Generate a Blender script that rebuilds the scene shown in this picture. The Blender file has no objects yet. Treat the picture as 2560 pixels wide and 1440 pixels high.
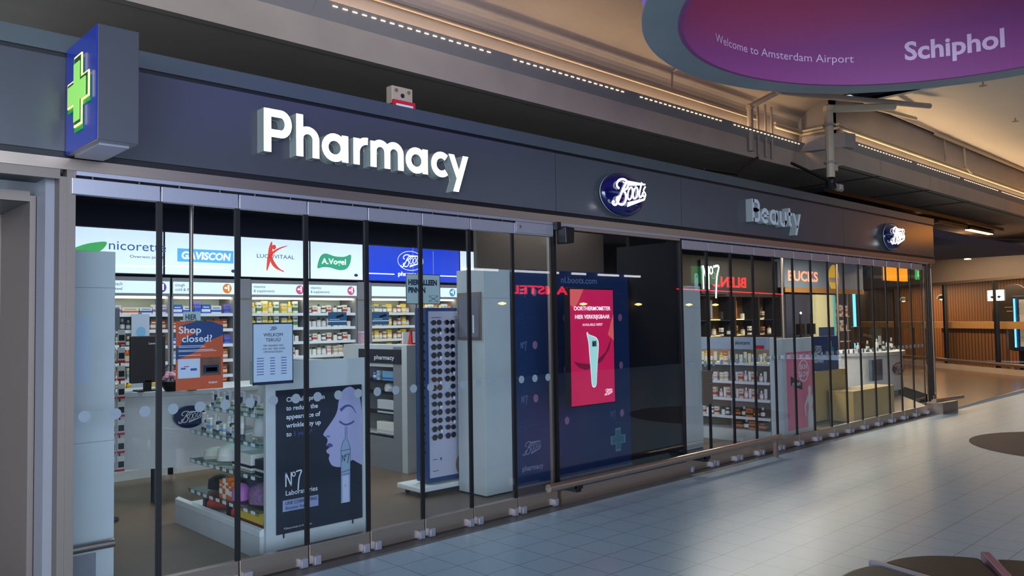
import bpy, bmesh, math, random
from mathutils import Vector, Matrix
random.seed(7)
D = bpy.data
SC = bpy.context.scene
COL = SC.collection
PI = math.pi

# ---------------------------------------------------------------- camera
cam_d = D.cameras.new('camera'); cam = D.objects.new('camera', cam_d); COL.objects.link(cam)
cam_d.sensor_width = 36.0; cam_d.lens = 28.125; cam_d.clip_start = 0.05; cam_d.clip_end = 200
AX, AU, AF = (0.7255471, -0.68799826, -0.01548551), (-0.01787386, -0.0413346, 0.99898547), (0.68794036, 0.72453423, 0.04228739)
cam.matrix_world = Matrix(((AX[0], AU[0], -AF[0], 0.0), (AX[1], AU[1], -AF[1], -5.0219), (AX[2], AU[2], -AF[2], 1.65), (0, 0, 0, 1)))
SC.camera = cam
# ---------------------------------------------------------------- exposure and world
SC.view_settings.view_transform = 'Standard'; SC.view_settings.look = 'None'
SC.view_settings.gamma = 1.0; SC.view_settings.exposure = 0.6
SC.view_settings.use_curve_mapping = False
W = D.worlds.new('world'); SC.world = W; W.use_nodes = True
bg = W.node_tree.nodes['Background']; bg.inputs[0].default_value = (0.41, 0.53, 0.69, 1); bg.inputs[1].default_value = 1.0

def area(name, loc, rot, sx, sy, col, power):
    l = D.lights.new(name, 'AREA'); l.shape = 'RECTANGLE'; l.size = sx; l.size_y = sy; l.color = col; l.energy = power
    o = D.objects.new(name, l); COL.objects.link(o); o.location = loc; o.rotation_euler = rot
    return o
# dim ceiling lights of the shop; the last one is an added bay fill
area('shop_light', (3.6, 2.4, 3.02), (0, 0, 0), 3.4, 0.5, (0.86, 0.93, 1.0), 45)
area('shop_light', (6.8, 2.6, 3.02), (0, 0, 0), 2.0, 0.5, (0.86, 0.93, 1.0), 28)
area('shop_light', (11.8, 1.9, 3.02), (0, 0, 0), 4.5, 0.5, (1.0, 0.90, 0.76), 170)
area('shop_light', (17.0, 2.6, 3.02), (0, 0, 0), 4.0, 0.5, (1.0, 0.82, 0.6), 110)
area('shop_light', (6.5, 1.02, 3.02), (0, 0, 0), 1.6, 0.3, (1.0, 0.93, 0.86), 9)  # added without a visible fitting, to brighten the wall behind the bay
# unseen fill light added behind the camera, standing in for daylight
area('daylight_fill', (-5.0, -12.2, 2.9), (math.radians(92), 0, math.radians(-18)), 15, 5, (0.70, 0.80, 1.0), 1500)

# ---------------------------------------------------------------- materials
def lin(c):
    c = c.lstrip('#'); r = [int(c[i:i+2], 16)/255 for i in (0, 2, 4)]
    return tuple(x/12.92 if x <= .04045 else ((x+.055)/1.055)**2.4 for x in r) + (1,)
MATS = {}
def mat(name, col, rough=.5, metal=0., em=0., vary=.06, scale=6., emcol=None, bump=0., spec=.5, coat=0.):
    if name in MATS: return MATS[name]
    m = D.materials.new(name); m.use_nodes = True; nt = m.node_tree; b = nt.nodes['Principled BSDF']
    c = lin(col); tc = nt.nodes.new('ShaderNodeTexCoord'); n = nt.nodes.new('ShaderNodeTexNoise')
    n.inputs['Scale'].default_value = scale; n.inputs['Detail'].default_value = 4
    nt.links.new(tc.outputs['Object'], n.inputs['Vector'])
    mx = nt.nodes.new('ShaderNodeMix'); mx.data_type = 'RGBA'
    mx.inputs[6].default_value = tuple(x*(1-vary) for x in c[:3])+(1,); mx.inputs[7].default_value = tuple(min(1, x*(1+vary)) for x in c[:3])+(1,)
    nt.links.new(n.outputs['Fac'], mx.inputs[0]); nt.links.new(mx.outputs[2], b.inputs['Base Color'])
    b.inputs['Roughness'].default_value = rough; b.inputs['Metallic'].default_value = metal
    b.inputs['Specular IOR Level'].default_value = spec; b.inputs['Coat Weight'].default_value = coat
    if em:
        b.inputs['Emission Color'].default_value = lin(emcol or col); b.inputs['Emission Strength'].default_value = em
    if bump:
        bp = nt.nodes.new('ShaderNodeBump'); bp.inputs['Strength'].default_value = bump; bp.inputs['Distance'].default_value = .01
        nt.links.new(n.outputs['Fac'], bp.inputs['Height']); nt.links.new(bp.outputs[0], b.inputs['Normal'])
    MATS[name] = m
    return m
def brushed(name, col, rough, stretch, metal=.9):
    m = mat(name, col, rough, metal, vary=.1)
    nt = m.node_tree; n = [x for x in nt.nodes if x.type == 'TEX_NOISE'][0]
    mp = nt.nodes.new('ShaderNodeMapping'); mp.inputs['Scale'].default_value = stretch
    tc = [x for x in nt.nodes if x.type == 'TEX_COORD'][0]
    nt.links.new(tc.outputs['Object'], mp.inputs['Vector']); nt.links.new(mp.outputs[0], n.inputs['Vector'])
    return m
def glass(name, tint, refl=1.0, ior=1.5):
    m = D.materials.new(name); m.use_nodes = True; nt = m.node_tree; nt.nodes.clear()
    o = nt.nodes.new('ShaderNodeOutputMaterial'); mx = nt.nodes.new('ShaderNodeMixShader')
    t = nt.nodes.new('ShaderNodeBsdfTransparent'); g = nt.nodes.new('ShaderNodeBsdfGlossy'); f = nt.nodes.new('ShaderNodeFresnel')
    n = nt.nodes.new('ShaderNodeTexNoise'); n.inputs['Scale'].default_value = 1.3
    rp = nt.nodes.new('ShaderNodeMapRange'); rp.inputs[3].default_value = .94; rp.inputs[4].default_value = 1.0
    mm = nt.nodes.new('ShaderNodeMix'); mm.data_type = 'RGBA'; mm.blend_type = 'MULTIPLY'; mm.inputs[0].default_value = 1
    nt.links.new(n.outputs['Fac'], rp.inputs[0]); nt.links.new(rp.outputs[0], mm.inputs[7]); mm.inputs[6].default_value = tint
    nt.links.new(mm.outputs[2], t.inputs[0])
    ge = nt.nodes.new('ShaderNodeNewGeometry'); io = nt.nodes.new('ShaderNodeMapRange'); io.inputs[3].default_value = ior; io.inputs[4].default_value = 1/ior
    nt.links.new(ge.outputs['Backfacing'], io.inputs[0]); nt.links.new(io.outputs[0], f.inputs[0])
    g.inputs['Roughness'].default_value = .0
    g.inputs[0].default_value = (refl, refl, refl, 1)
    nt.links.new(f.outputs[0], mx.inputs[0]); nt.links.new(t.outputs[0], mx.inputs[1]); nt.links.new(g.outputs[0], mx.inputs[2])
    nt.links.new(mx.outputs[0], o.inputs[0]); MATS[name] = m
    return m
def tiles(name, col, line, size, off, w=.004, rough=.25, coat=0.):
    m = mat(name, col, rough, vary=.05, scale=1.2, coat=coat); nt = m.node_tree; b = nt.nodes['Principled BSDF']
    src = b.inputs['Base Color'].links[0].from_socket
    tc = [x for x in nt.nodes if x.type == 'TEX_COORD'][0]
    sep = nt.nodes.new('ShaderNodeSeparateXYZ'); nt.links.new(tc.outputs['Object'], sep.inputs[0])
    def M(op, a, bb=None):
        x = nt.nodes.new('ShaderNodeMath'); x.operation = op
        for i, v in enumerate((a, bb)):
            if v is None: continue
            if isinstance(v, (int, float)): x.inputs[i].default_value = v
            else: nt.links.new(v, x.inputs[i])
        return x.outputs[0]
    ls = []
    for k, (s, o_) in enumerate(zip(size, off)):
        v = M('DIVIDE', M('SUBTRACT', sep.outputs[k], o_), s)
        fr = M('FRACT', v); d = M('MINIMUM', fr, M('SUBTRACT', 1.0, fr)); ls.append(M('LESS_THAN', M('MULTIPLY', d, s), w/2))
    msk = M('MAXIMUM', *ls) if len(ls) > 1 else ls[0]
    mx = nt.nodes.new('ShaderNodeMix'); mx.data_type = 'RGBA'; nt.links.new(msk, mx.inputs[0]); nt.links.new(src, mx.inputs[6]); mx.inputs[7].default_value = lin(line)
    nt.links.new(mx.outputs[2], b.inputs['Base Color'])
    return m

M = {}
M['tile'] = tiles('pale_floor_tile', '#8fa5b2', '#333d44', (.2881, .2881), (.05, -.175), .0045, .3)
M['shopfloor'] = mat('brown_vinyl', '#735f4a', .38, vary=.12, scale=2.5)
M['darkfloor'] = mat('dark_brown_floor', '#4a382b', .22, vary=.2, scale=2)
M['strip'] = mat('grey_stone_strip', '#4d4b4a', .5, vary=.3, scale=60)
M['fascia'] = mat('anthracite_panel', '#515359', .25, .32, vary=.05, scale=1)
M['fascia2'] = mat('anthracite_cap', '#50585a', .35, .3, vary=.1, scale=2)
M['black'] = mat('black_rubber', '#08090b', .45)
M['void'] = mat('dark_void_paint', '#15161b', .9)
M['navyceil'] = mat('navy_paint', '#222840', .8)
M['steel'] = brushed('brushed_steel', '#9a8d84', .42, (2, 2, 60))
M['doorsteel'] = brushed('dull_door_steel', '#80756e', .5, (2, 2, 60), .6)
M['steelh'] = brushed('brushed_steel_rail', '#b3a294', .3, (1, 40, 40))
M['alu'] = brushed('satin_aluminium', '#b4b4bf', .38, (60, 2, 2), .75)
M['white'] = mat('white_laminate', '#c3c9c8', .4)
M['white2'] = mat('white_powdercoat', '#d8dcda', .45)
M['greyp'] = mat('grey_laminate', '#85868c', .5)
M['backp'] = mat('pale_back_panel', '#cdd5c8', .6)
M['concrete'] = mat('painted_concrete', '#9c8b7a', .8, vary=.14, scale=3, bump=.25)
M['concrete2'] = mat('painted_concrete_upper', '#8c8177', .85, vary=.15, scale=1.6, bump=.2)
M['cream'] = mat('cream_plaster', '#d4caba', .85, vary=.06, scale=.8)
M['ledpanel'] = mat('grey_cove_panel', '#8d8279', .5, .1, vary=.05)
M['led'] = mat('warm_led', '#ffe3ad', .5, em=4, emcol='#ffdfa6')
M['strip_em'] = mat('warm_strip_lamp', '#ffd9a0', .5, em=27, emcol='#ffdcae')
M['pipe'] = mat('grey_painted_pipe', '#8d8072', .5)
M['pipew'] = mat('pale_painted_pipe', '#b0a184', .5)
M['glass'] = glass('clear_glass', (.93, .96, .97, 1))
M['dglass'] = glass('dark_tinted_glass', (.82, .84, .88, 1), 1.0, 1.55)
M['shelfglass'] = glass('green_shelf_glass', (.72, .88, .84, 1))
M['dot'] = mat('frosted_vinyl_dot', '#7d8a92', .7)
M['whitelit'] = mat('lit_white_face', '#ffffff', .4, em=1.7, emcol='#ffffff')
M['letterside'] = mat('letter_return', '#9aa49d', .5)
M['letterwhite'] = mat('unlit_letter', '#c8d0d4', .45)
M['blueface'] = mat('blue_lit_face', '#142a8a', .25, em=.12, emcol='#1634b0')
M['green'] = mat('green_lit_cross', '#9be06a', .4, em=.36, emcol='#8fdc58')
M['greend'] = mat('dark_green_shadow', '#1b8a30', .4, em=.35, emcol='#128a2c')
M['darkgreen'] = mat('dark_green_shade', '#0f5a24', .4, em=.05)
M['yellowtube'] = mat('yellow_neon', '#f4e49a', .4, em=.55, emcol='#f4dc90')
M['navy'] = mat('navy_gloss', '#0c1148', .08, vary=.05, coat=.6)
M['navywall'] = mat('navy_print', '#24406e', .5)
M['navyb'] = mat('navy_laminate', '#23406f', .45)
M['lightbox'] = mat('lightbox_white', '#e8f1ff', .4, em=.6, emcol='#cfe2ff')
M['lightboxblue'] = mat('lightbox_blue', '#0a3fd0', .4, em=.5, emcol='#0a3cd2')
M['header'] = mat('header_strip', '#dfeef5', .4, em=.5, emcol='#d4e8f4')
M['shelflamp'] = mat('shelf_tube', '#fff8dc', .4, em=6, emcol='#fff4d0')
M['shelfwarm'] = mat('gold_shelf_tube', '#ffd98a', .4, em=5, emcol='#ffcf70')
M['pink'] = mat('crimson_screen', '#c81e50', .3, em=.55, emcol='#c81e50')
M['pinkdk'] = mat('dark_crimson_swirl', '#8c1e40', .3, em=.33, emcol='#8a1c3e')
M['pinkor'] = mat('salmon_swirl', '#d8605a', .3, em=.6, emcol='#e0605c')
M['mint'] = mat('mint_print', '#a8e2d4', .3, em=.62, emcol='#a8e2d4')
M['whiteprint'] = mat('white_print_lit', '#f4f4f4', .4, em=.8)
M['ink'] = mat('dark_ink', '#1a2740', .5)
M['inkblack'] = mat('black_ink', '#15161a', .5)
M['whiteink'] = mat('white_ink', '#dfe5ea', .5)
M['paleink'] = mat('faded_white_ink', '#8f9bbd', .5)
M['faintink'] = mat('faint_blue_ink', '#3a5590', .5)
M['pinkink'] = mat('pink_ink', '#b98aa6', .5)
M['red'] = mat('red_print', '#c8202c', .45)
M['redlit'] = mat('red_neon', '#ff2a30', .4, em=5, emcol='#ff2028')
M['orange'] = mat('orange_print', '#c0552f', .5)
M['posterblue'] = mat('poster_blue', '#26406f', .5)
M['poster'] = mat('poster_white', '#bcc9d8', .5)
M['posterdark'] = mat('poster_dark_navy', '#1c2130', .45)
M['face'] = mat('poster_lilac_skin', '#a9a9cd', .5, vary=.05)
M['facedk'] = mat('poster_violet_ink', '#4e4e88', .5)
M['purple'] = mat('purple_ring_print', '#a04a80', .6)
M['ringgrey'] = mat('grey_ring_metal', '#8d9a9f', .45, .0, vary=.2, scale=2)
M['violet'] = mat('violet_glow', '#7a5cf0', .4, em=.4, emcol='#6a48f0')
M['ringtext'] = mat('lilac_lettering', '#f2cdea', .5)
M['seat'] = mat('black_leather', '#1d1918', .42, vary=.15, scale=30, bump=.1)
M['mauve'] = mat('mauve_divider', '#8a5a70', .35, .3)
M['wood'] = brushed('pale_oak_laminate', '#b59a5c', .5, (3, 3, 40), 0)
M['woodwall'] = tiles('slatted_wood', '#8a5a34', '#3a2010', (.16,), (0,), .03, .5)
M['woodlight'] = mat('ledge_wood', '#c08a50', .45)
M['amber'] = mat('amber_sign', '#ff9d1c', .4, em=1.1, emcol='#ff8d12')
M['greenlit'] = mat('green_exit_sign', '#12a04a', .4, em=.9, emcol='#0c9a40')
M['cyanlit'] = mat('cyan_tube', '#58b8ff', .4, em=3, emcol='#4aa8ff')
M['warmlamp'] = mat('warm_lamp', '#ffd080', .4, em=12, emcol='#ffc070')
M['skin'] = mat('poster_skin', '#b98468', .5)
M['hair'] = mat('poster_hair', '#7d6a4a', .6)
M['hotpink'] = mat('hotpink_print', '#dc6a82', .5)
M['curvy'] = mat('print_silver', '#c9c9c4', .5)

# ---------------------------------------------------------------- geometry helpers
class MB:
    def __init__(s): s.v = []; s.f = []; s.mi = []
    def quad(s, a, b, c, d, mi=0):
        n = len(s.v); s.v += [tuple(a), tuple(b), tuple(c), tuple(d)]; s.f.append((n, n+1, n+2, n+3)); s.mi.append(mi); return s
    def box(s, x0, x1, y0, y1, z0, z1, mi=0, rot=0., c=None):
        P = [(x0, y0, z0), (x1, y0, z0), (x1, y1, z0), (x0, y1, z0), (x0, y0, z1), (x1, y0, z1), (x1, y1, z1), (x0, y1, z1)]
        if rot:
            cx, cy = c if c else ((x0+x1)/2, (y0+y1)/2); ca, sa = math.cos(rot), math.sin(rot)
            P = [(cx+(x-cx)*ca-(y-cy)*sa, cy+(x-cx)*sa+(y-cy)*ca, z) for x, y, z in P]
        n = len(s.v); s.v += P
        for f in ((0, 3, 2, 1), (4, 5, 6, 7), (0, 1, 5, 4), (1, 2, 6, 5), (2, 3, 7, 6), (3, 0, 4, 7)):
            s.f.append(tuple(n+i for i in f)); s.mi.append(mi)
        return s
    def prism(s, pts, axis, a0, a1, mi=0, mi_side=None):
        # pts: 2-D outline in the plane across axis, swept from a0 to a1
        def P(p, a):
            return {'x': (a, p[0], p[1]), 'y': (p[0], a, p[1]), 'z': (p[0], p[1], a)}[axis]
        n = len(s.v); k = len(pts); s.v += [P(p, a0) for p in pts]+[P(p, a1) for p in pts]
        s.f.append(tuple(range(n, n+k))); s.mi.append(mi); s.f.append(tuple(range(n+2*k-1, n+k-1, -1))); s.mi.append(mi)
        for i in range(k):
            j = (i+1) % k; s.f.append((n+i, n+k+i, n+k+j, n+j)); s.mi.append(mi if mi_side is None else mi_side)
        return s
    def tube(s, p, q, r, seg=12, mi=0, r2=None):
        p, q = Vector(p), Vector(q); d = (q-p).normalized(); a = d.orthogonal().normalized(); b = d.cross(a); r2 = r if r2 is None else r2
        n = len(s.v)
        for c, rr in ((p, r), (q, r2)):
            for i in range(seg):
                t = 2*PI*i/seg; s.v.append(tuple(c+(a*math.cos(t)+b*math.sin(t))*rr))
        for i in range(seg):
            j = (i+1) % seg; s.f.append((n+i, n+j, n+seg+j, n+seg+i)); s.mi.append(mi)
        s.f.append(tuple(range(n+seg-1, n-1, -1))); s.mi.append(mi); s.f.append(tuple(range(n+seg, n+2*seg))); s.mi.append(mi)
        return s
    def path(s, pts, r, seg=10, mi=0):
        for a, b in zip(pts, pts[1:]): s.tube(a, b, r, seg, mi)
        return s
    def lathe(s, prof, c, seg=24, mi=0, sx=1, sy=1):
        n = len(s.v)
        for r, z in prof:
            for i in range(seg):
                t = 2*PI*i/seg; s.v.append((c[0]+r*sx*math.cos(t), c[1]+r*sy*math.sin(t), c[2]+z))
        for k in range(len(prof)-1):
            for i in range(seg):
                j = (i+1) % seg; s.f.append((n+k*seg+i, n+k*seg+j, n+(k+1)*seg+j, n+(k+1)*seg+i)); s.mi.append(mi)
        s.f.append(tuple(range(n+seg-1, n-1, -1))); s.mi.append(mi); m = n+(len(prof)-1)*seg
        s.f.append(tuple(range(m, m+seg))); s.mi.append(mi)
        return s
    def mesh(s, name, mats):
        me = D.meshes.new(name); me.from_pydata(s.v, [], s.f)
        for m in (mats if isinstance(mats, (list, tuple)) else [mats]): me.materials.append(m)
        me.polygons.foreach_set('material_index', s.mi)
        bm = bmesh.new(); bm.from_mesh(me); bmesh.ops.recalc_face_normals(bm, faces=bm.faces); bm.to_mesh(me); bm.free()
        me.update(); return me
def bevel(o, w=.004, seg=2):
    md = o.modifiers.new('bevel', 'BEVEL'); md.width = w; md.segments = seg; md.limit_method = 'ANGLE'; return o
def smooth(o):
    for p in o.data.polygons: p.use_smooth = True
    md = o.modifiers.new('edges', 'EDGE_SPLIT'); md.split_angle = math.radians(35); return o
def obj(name, mb, mats, parent=None, loc=None):
    me = mb.mesh(name, mats) if isinstance(mb, MB) else mb
    o = D.objects.new(name, me); COL.objects.link(o)
    if parent: o.parent = parent
    if loc: o.location = loc
    return o
def tag(o, label, cat, group=None):
    o['label'] = label; o['category'] = cat
    if group: o['group'] = group
    return o
def thing(name, label, cat, group=None, loc=(0, 0, 0)):
    o = D.objects.new(name, None); COL.objects.link(o); o.location = loc; o.empty_display_size = .1
    return tag(o, label, cat, group)
def struct(name, mb, m): o = obj(name, mb, m); o['kind'] = 'structure'; return o
def dup(root, loc, label=None, group=None):
    r = root.copy(); COL.objects.link(r); r.location = loc
    if label: r['label'] = label
    if group: r['group'] = group
    for ch in list(root.children):
        c = ch.copy(); COL.objects.link(c); c.parent = r
        for g in list(ch.children):
            d = g.copy(); COL.objects.link(d); d.parent = c
    return r
FRONT = ((1, 0, 0), (0, 0, 1))      # right, up of a surface that faces the concourse (-Y)
LEFT = ((0, -1, 0), (0, 0, 1))      # faces -X
def frame(origin, rt, up):
    r, u = Vector(rt).normalized(), Vector(up).normalized(); n = r.cross(u)
    return Matrix(((r.x, u.x, n.x, origin[0]), (r.y, u.y, n.y, origin[1]), (r.z, u.z, n.z, origin[2]), (0, 0, 0, 1)))
_tc = {}
def text(s, cap, origin, facing, m, parent, name='lettering', bold=0., ext=.001, align='LEFT', sx=1., shear=0., space=1., fit=None):
    """mesh lettering; cap = cap height in metres; origin = baseline start (or centre)"""
    cu = D.curves.new(name, 'FONT'); cu.body = s; cu.size = 1.0; cu.offset = bold; cu.extrude = (ext/2 if ext > .0015 else 0); cu.align_x = align
    cu.shear = shear; cu.space_character = space; cu.resolution_u = 3
    t = D.objects.new('t', cu); COL.objects.link(t); bpy.context.view_layer.update()
    me = D.meshes.new_from_object(t.evaluated_get(bpy.context.evaluated_depsgraph_get())); D.objects.remove(t); D.curves.remove(cu)
    k = cap/.729
    kx = k*sx
    if fit:
        xs = [v.co.x for v in me.vertices]; kx = fit/max(1e-6, (max(xs)-min(xs)))
    bm = bmesh.new(); bm.from_mesh(me)
    for v in bm.verts: v.co = Vector((v.co.x*kx, v.co.y*k, (v.co.z+ext/2) if ext > .0015 else .0016))
    bm.to_mesh(me); bm.free(); me.name = name; me.materials.clear()
    ms = m if isinstance(m, (list, tuple)) else [m]
    for x in ms: me.materials.append(x)
    if len(ms) > 1:
        for p in me.polygons: p.material_index = 0 if abs(p.normal.z) > .9 else 1
    me.transform(frame(origin, *facing)); me.update()
    o = D.objects.new(name, me); COL.objects.link(o)
    if parent: o.parent = parent
    return o
def flat(name, pts, origin, facing, m, parent, off=.0008, thick=0.):
    """a printed or cut shape: outline pts in the surface's own right/up metres"""
    mb = MB(); F = frame(origin, *facing)
    if thick:
        mb.prism(pts, 'z', off, off+thick)
    else:
        n = len(mb.v); mb.v += [(p[0], p[1], off) for p in pts]; mb.f.append(tuple(range(n, n+len(pts)))); mb.mi.append(0)
    me = mb.mesh(name, m); me.transform(F); me.update()
    o = D.objects.new(name, me); COL.objects.link(o); o.parent = parent; return o
def multi(name, shapes, origin, facing, mats, parent, off=.0008, step=.0):
    """several printed shapes as one mesh: shapes = [(material index, pts), ...]"""
    mb = MB(); F = frame(origin, *facing)
    for k, (mi, pts) in enumerate(shapes):
        n = len(mb.v); mb.v += [(p[0], p[1], off+step*k) for p in pts]; mb.f.append(tuple(range(n, n+len(pts)))); mb.mi.append(mi)
    me = D.meshes.new(name); me.from_pydata(mb.v, [], mb.f)
    for x in mats: me.materials.append(x)
    me.polygons.foreach_set('material_index', mb.mi); me.transform(F); me.update()
    o = D.objects.new(name, me); COL.objects.link(o); o.parent = parent; return o
def ell(cx, cy, rx, ry, n=40, rot=0.):
    return [(cx+rx*math.cos(2*PI*i/n)*math.cos(rot)-ry*math.sin(2*PI*i/n)*math.sin(rot), cy+rx*math.cos(2*PI*i/n)*math.sin(rot)+ry*math.sin(2*PI*i/n)*math.cos(rot)) for i in range(n)]
def rect(x0, x1, y0, y1): return [(x0, y0), (x1, y0), (x1, y1), (x0, y1)]
def spline(P, n=8, closed=False):
    P = [Vector(p) for p in P]; out = []; N = len(P)
    for i in range(N if closed else N-1):
        g = (lambda k: P[k % N]) if closed else (lambda k: P[max(0, min(N-1, k))])
        a, b, c, d = g(i-1), g(i), g(i+1), g(i+2)
        for k in range(n):
            t = k/n; out.append(.5*((2*b)+(c-a)*t+(2*a-5*b+4*c-d)*t*t+(3*b-a-3*c+d)*t**3))
    if not closed: out.append(P[-1])
    return [tuple(p) for p in out]
def ribbon(P, w, closed=False, taper=None):
    """stroke outline quads from a 2-D polyline"""
    q = []; N = len(P); L = []; R = []
    for i in range(N):
        a = Vector(P[(i-1) % N] if closed else P[max(0, i-1)]); b = Vector(P[(i+1) % N] if closed else P[min(N-1, i+1)])
        d = (b-a); d = d.normalized() if d.length > 1e-9 else Vector((1, 0)); nrm = Vector((-d.y, d.x))
        ww = w if taper is None else w*taper(i/(N-1)); c = Vector(P[i]); L.append(tuple(c+nrm*ww/2)); R.append(tuple(c-nrm*ww/2))
    for i in range(N if closed else N-1):
        j = (i+1) % N; q.append([L[i], R[i], R[j], L[j]])
    return q
# flowing script word mark, strokes in a box about 1.0 wide x 0.8 high centred on 0
def _n(p): x, y = p; y = y-.154*(x-930); return ((x-960)/900, -(y-690)/900*.64)
def script_shapes():
    S = []
    B1 = [(705, 560), (650, 500), (655, 420), (710, 345), (800, 322), (880, 350), (935, 420), (940, 500), (890, 570), (800, 612)]
    B2 = [(800, 612), (860, 670), (880, 770), (862, 880), (800, 965), (720, 965), (655, 915), (635, 840), (665, 780), (715, 775)]
    ST = [(905, 340), (870, 450), (810, 560), (760, 680), (700, 820), (655, 920), (600, 975), (545, 955), (530, 905), (560, 880)]
    for P, w in ((B1, 44), (B2, 44), (ST, 46)): S += ribbon(spline([_n(p) for p in P]), w/1150)
    def o(cx, cy, rx, ry): 
        P = [(cx+rx*math.cos(t)+(-math.sin(t))*0+ry*math.sin(t)*-.18, cy+ry*math.sin(t)) for t in [2*PI*i/24 for i in range(24)]]
        return ribbon([_n(p) for p in P], 30/1150, True)
    S += o(990, 690, 60, 160); S += o(1130, 680, 58, 148)
    S += ribbon(spline([_n(p) for p in [(1305, 400), (1270, 540), (1235, 690), (1245, 785), (1295, 760), (1340, 660)]]), 36/1150)
    S += ribbon(spline([_n(p) for p in [(1405, 505), (1350, 610), (1390, 680), (1400, 745), (1350, 760), (1325, 700)]]), 32/1150)
    S.append([_n(p) for p in [(940, 360), (980, 480), (1390, 470), (1408, 438)]])
    S += [[_n(p) for p in [(905, 1035), (1340, 880), (1370, 820), (930, 915)]], [_n(p) for p in [(1340, 880), (1378, 860), (1418, 720), (1375, 740)]]]
    return S
SCRIPT = script_shapes()
def script(width, origin, facing, m, parent, off=.001, thick=0., name='script_lettering'):
    k = width; mb = MB(); F = frame(origin, *facing)
    for i, pts in enumerate(SCRIPT):
        pts = [(p[0]*k, p[1]*k) for p in pts]
        ar = sum(pts[a][0]*pts[(a+1) % len(pts)][1]-pts[(a+1) % len(pts)][0]*pts[a][1] for a in range(len(pts)))
        if ar < 0: pts = pts[::-1]
        z = off+(i % 5)*.00005
        n = len(mb.v); mb.v += [(p[0], p[1], z) for p in pts]; mb.f.append(tuple(range(n, n+len(pts)))); mb.mi.append(0)
        if thick:
            mb.prism(pts, 'z', off-thick, off-.0001)
    me = D.meshes.new(name); me.from_pydata(mb.v, [], mb.f); me.materials.append(m); me.transform(F); me.update()
    o = D.objects.new(name, me); COL.objects.link(o); o.parent = parent; return o
ORD = ['first', 'second', 'third', 'fourth', 'fifth', 'sixth', 'seventh', 'eighth', 'ninth', 'tenth', 'eleventh', 'twelfth', 'thirteenth', 'fourteenth', 'fifteenth', 'sixteenth', 'seventeenth', 'eighteenth', 'nineteenth', 'twentieth']

# ================================================================= SETTING
struct('floor', MB().box(-8, 30, -18, -.17, -.1, 0), M['tile'])
struct('floor_shop', MB().box(.6, 30, .02, 8, -.1, -.001), M['shopfloor'])
struct('floor_lobby', MB().quad((14.75, -.1, .0012), (17.2, 0, .0012), (34, 0.6, .0012), (40, 16, .0012)).quad((14.75, -.1, .0012), (40, 16, .0012), (26, 8, .0012), (17.4, .9, .0012)), M['darkfloor'])
struct('trim_1', MB().box(-8, 14.9, -.17, .02, -.1, .003), M['strip'])
# shop shell
struct('ceiling_shop', MB().box(1.25, 22, .12, 4.8, 3.06, 3.2), M['navyceil'])
struct('wall_back', MB().box(1.2, 22, 4.66, 4.8, -.0, 3.06), M['navyceil'])
struct('wall_left', MB().box(1.2, 1.26, .1, 4.66, -.0, 3.06), M['greyp'])
# fascia of the shop front
def fascia(n, x0, x1):
    o = struct('trim_%d' % n, MB().box(x0+.004, x1-.004, 0, .12, 2.66, 3.20).box(x0, x1, .02, .12, 2.62, 3.24), [M['fascia']])
    return o
for i, (a, b) in enumerate(((-3.0, 1.30), (1.30, 5.343), (5.343, 7.336), (7.336, 11.357), (11.357, 14.93))): fascia(2+i, a, b)
struct('trim_7', MB().box(-3, 14.95, -.01, .14, 3.225, 3.33), M['fascia2'])
struct('trim_8', MB().box(-3, 14.95, .005, .1, 3.198, 3.226).box(-3, 14.95, .012, .1, 2.615, 2.66), M['black'])
struct('trim_9', MB().box(-3, 14.93, -.012, .1, 2.555, 2.62), M['steelh'])
struct('trim_10', MB().box(1.33, 14.6, -.02, .08, 2.528, 2.552), M['alu'])
struct('trim_11', MB().box(1.33, 14.6, .03, .08, 2.50, 2.53), M['void'])
# fascia return at its right end, running back along the glass side
struct('trim_12', MB().prism([(14.93, 0), (14.93, .12), (17.3, 1.0), (17.38, .89)], 'z', 2.62, 3.33), M['fascia'])
# steel door surround at the left
sd = struct('trim_13', MB().box(1.284, 1.33, -.004, .08, 0, 2.555).box(1.247, 1.290, 0, .305, 0, 2.515).box(-3, 1.25, -.002, .02, 2.50, 2.556)
            .box(1.168, 1.247, .305, .34, 0, 2.435).box(-3, 1.168, .305, .34, 2.40, 2.46).box(1.20, 1.215, .29, .31, 0, 2.43).box(1.168, 1.2, .34, 1.05, 0, 2.40), M['doorsteel'])
struct('ceiling_door_recess', MB().box(-3, 1.25, .0, .32, 2.515, 2.56).box(-3, 1.17, .33, 1.1, 2.40, 2.45), M['fascia2'])
struct('door_1', MB().box(-3, 1.18, 1.05, 1.1, 0, 2.4), M['doorsteel'])

# concrete beam, cove and ceilings of the concourse
XJ = 11.22
struct('ceiling_soffit', MB().box(-8, XJ, .46, 6, 3.8, 3.9).box(XJ+.001, 30, -.08, 6, 3.8, 3.9), M['concrete'])
struct('trim_14', MB().box(-8, XJ, .44, .52, 3.795, 4.05), M['concrete'])
mb = MB()
for a, b in ((XJ-.0, 12.49), (12.53, 14.56), (14.61, 16.7), (16.73, 18.8), (18.83, 30)): mb.box(a, b, -.1, .0, 3.795, 4.05)
mb.box(XJ-.06, XJ, -.1, .438, 3.795, 4.05)
struct('trim_15', mb, M['concrete'])
struct('trim_16', MB().box(XJ, 30, .0, .03, 3.795, 4.05).box(12.49, 12.53, -.08, 3, 3.79, 3.802).box(14.57, 14.6, -.08, 3, 3.79, 3.802).box(16.7, 16.73, -.08, 3, 3.79, 3.802), M['void'])
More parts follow.
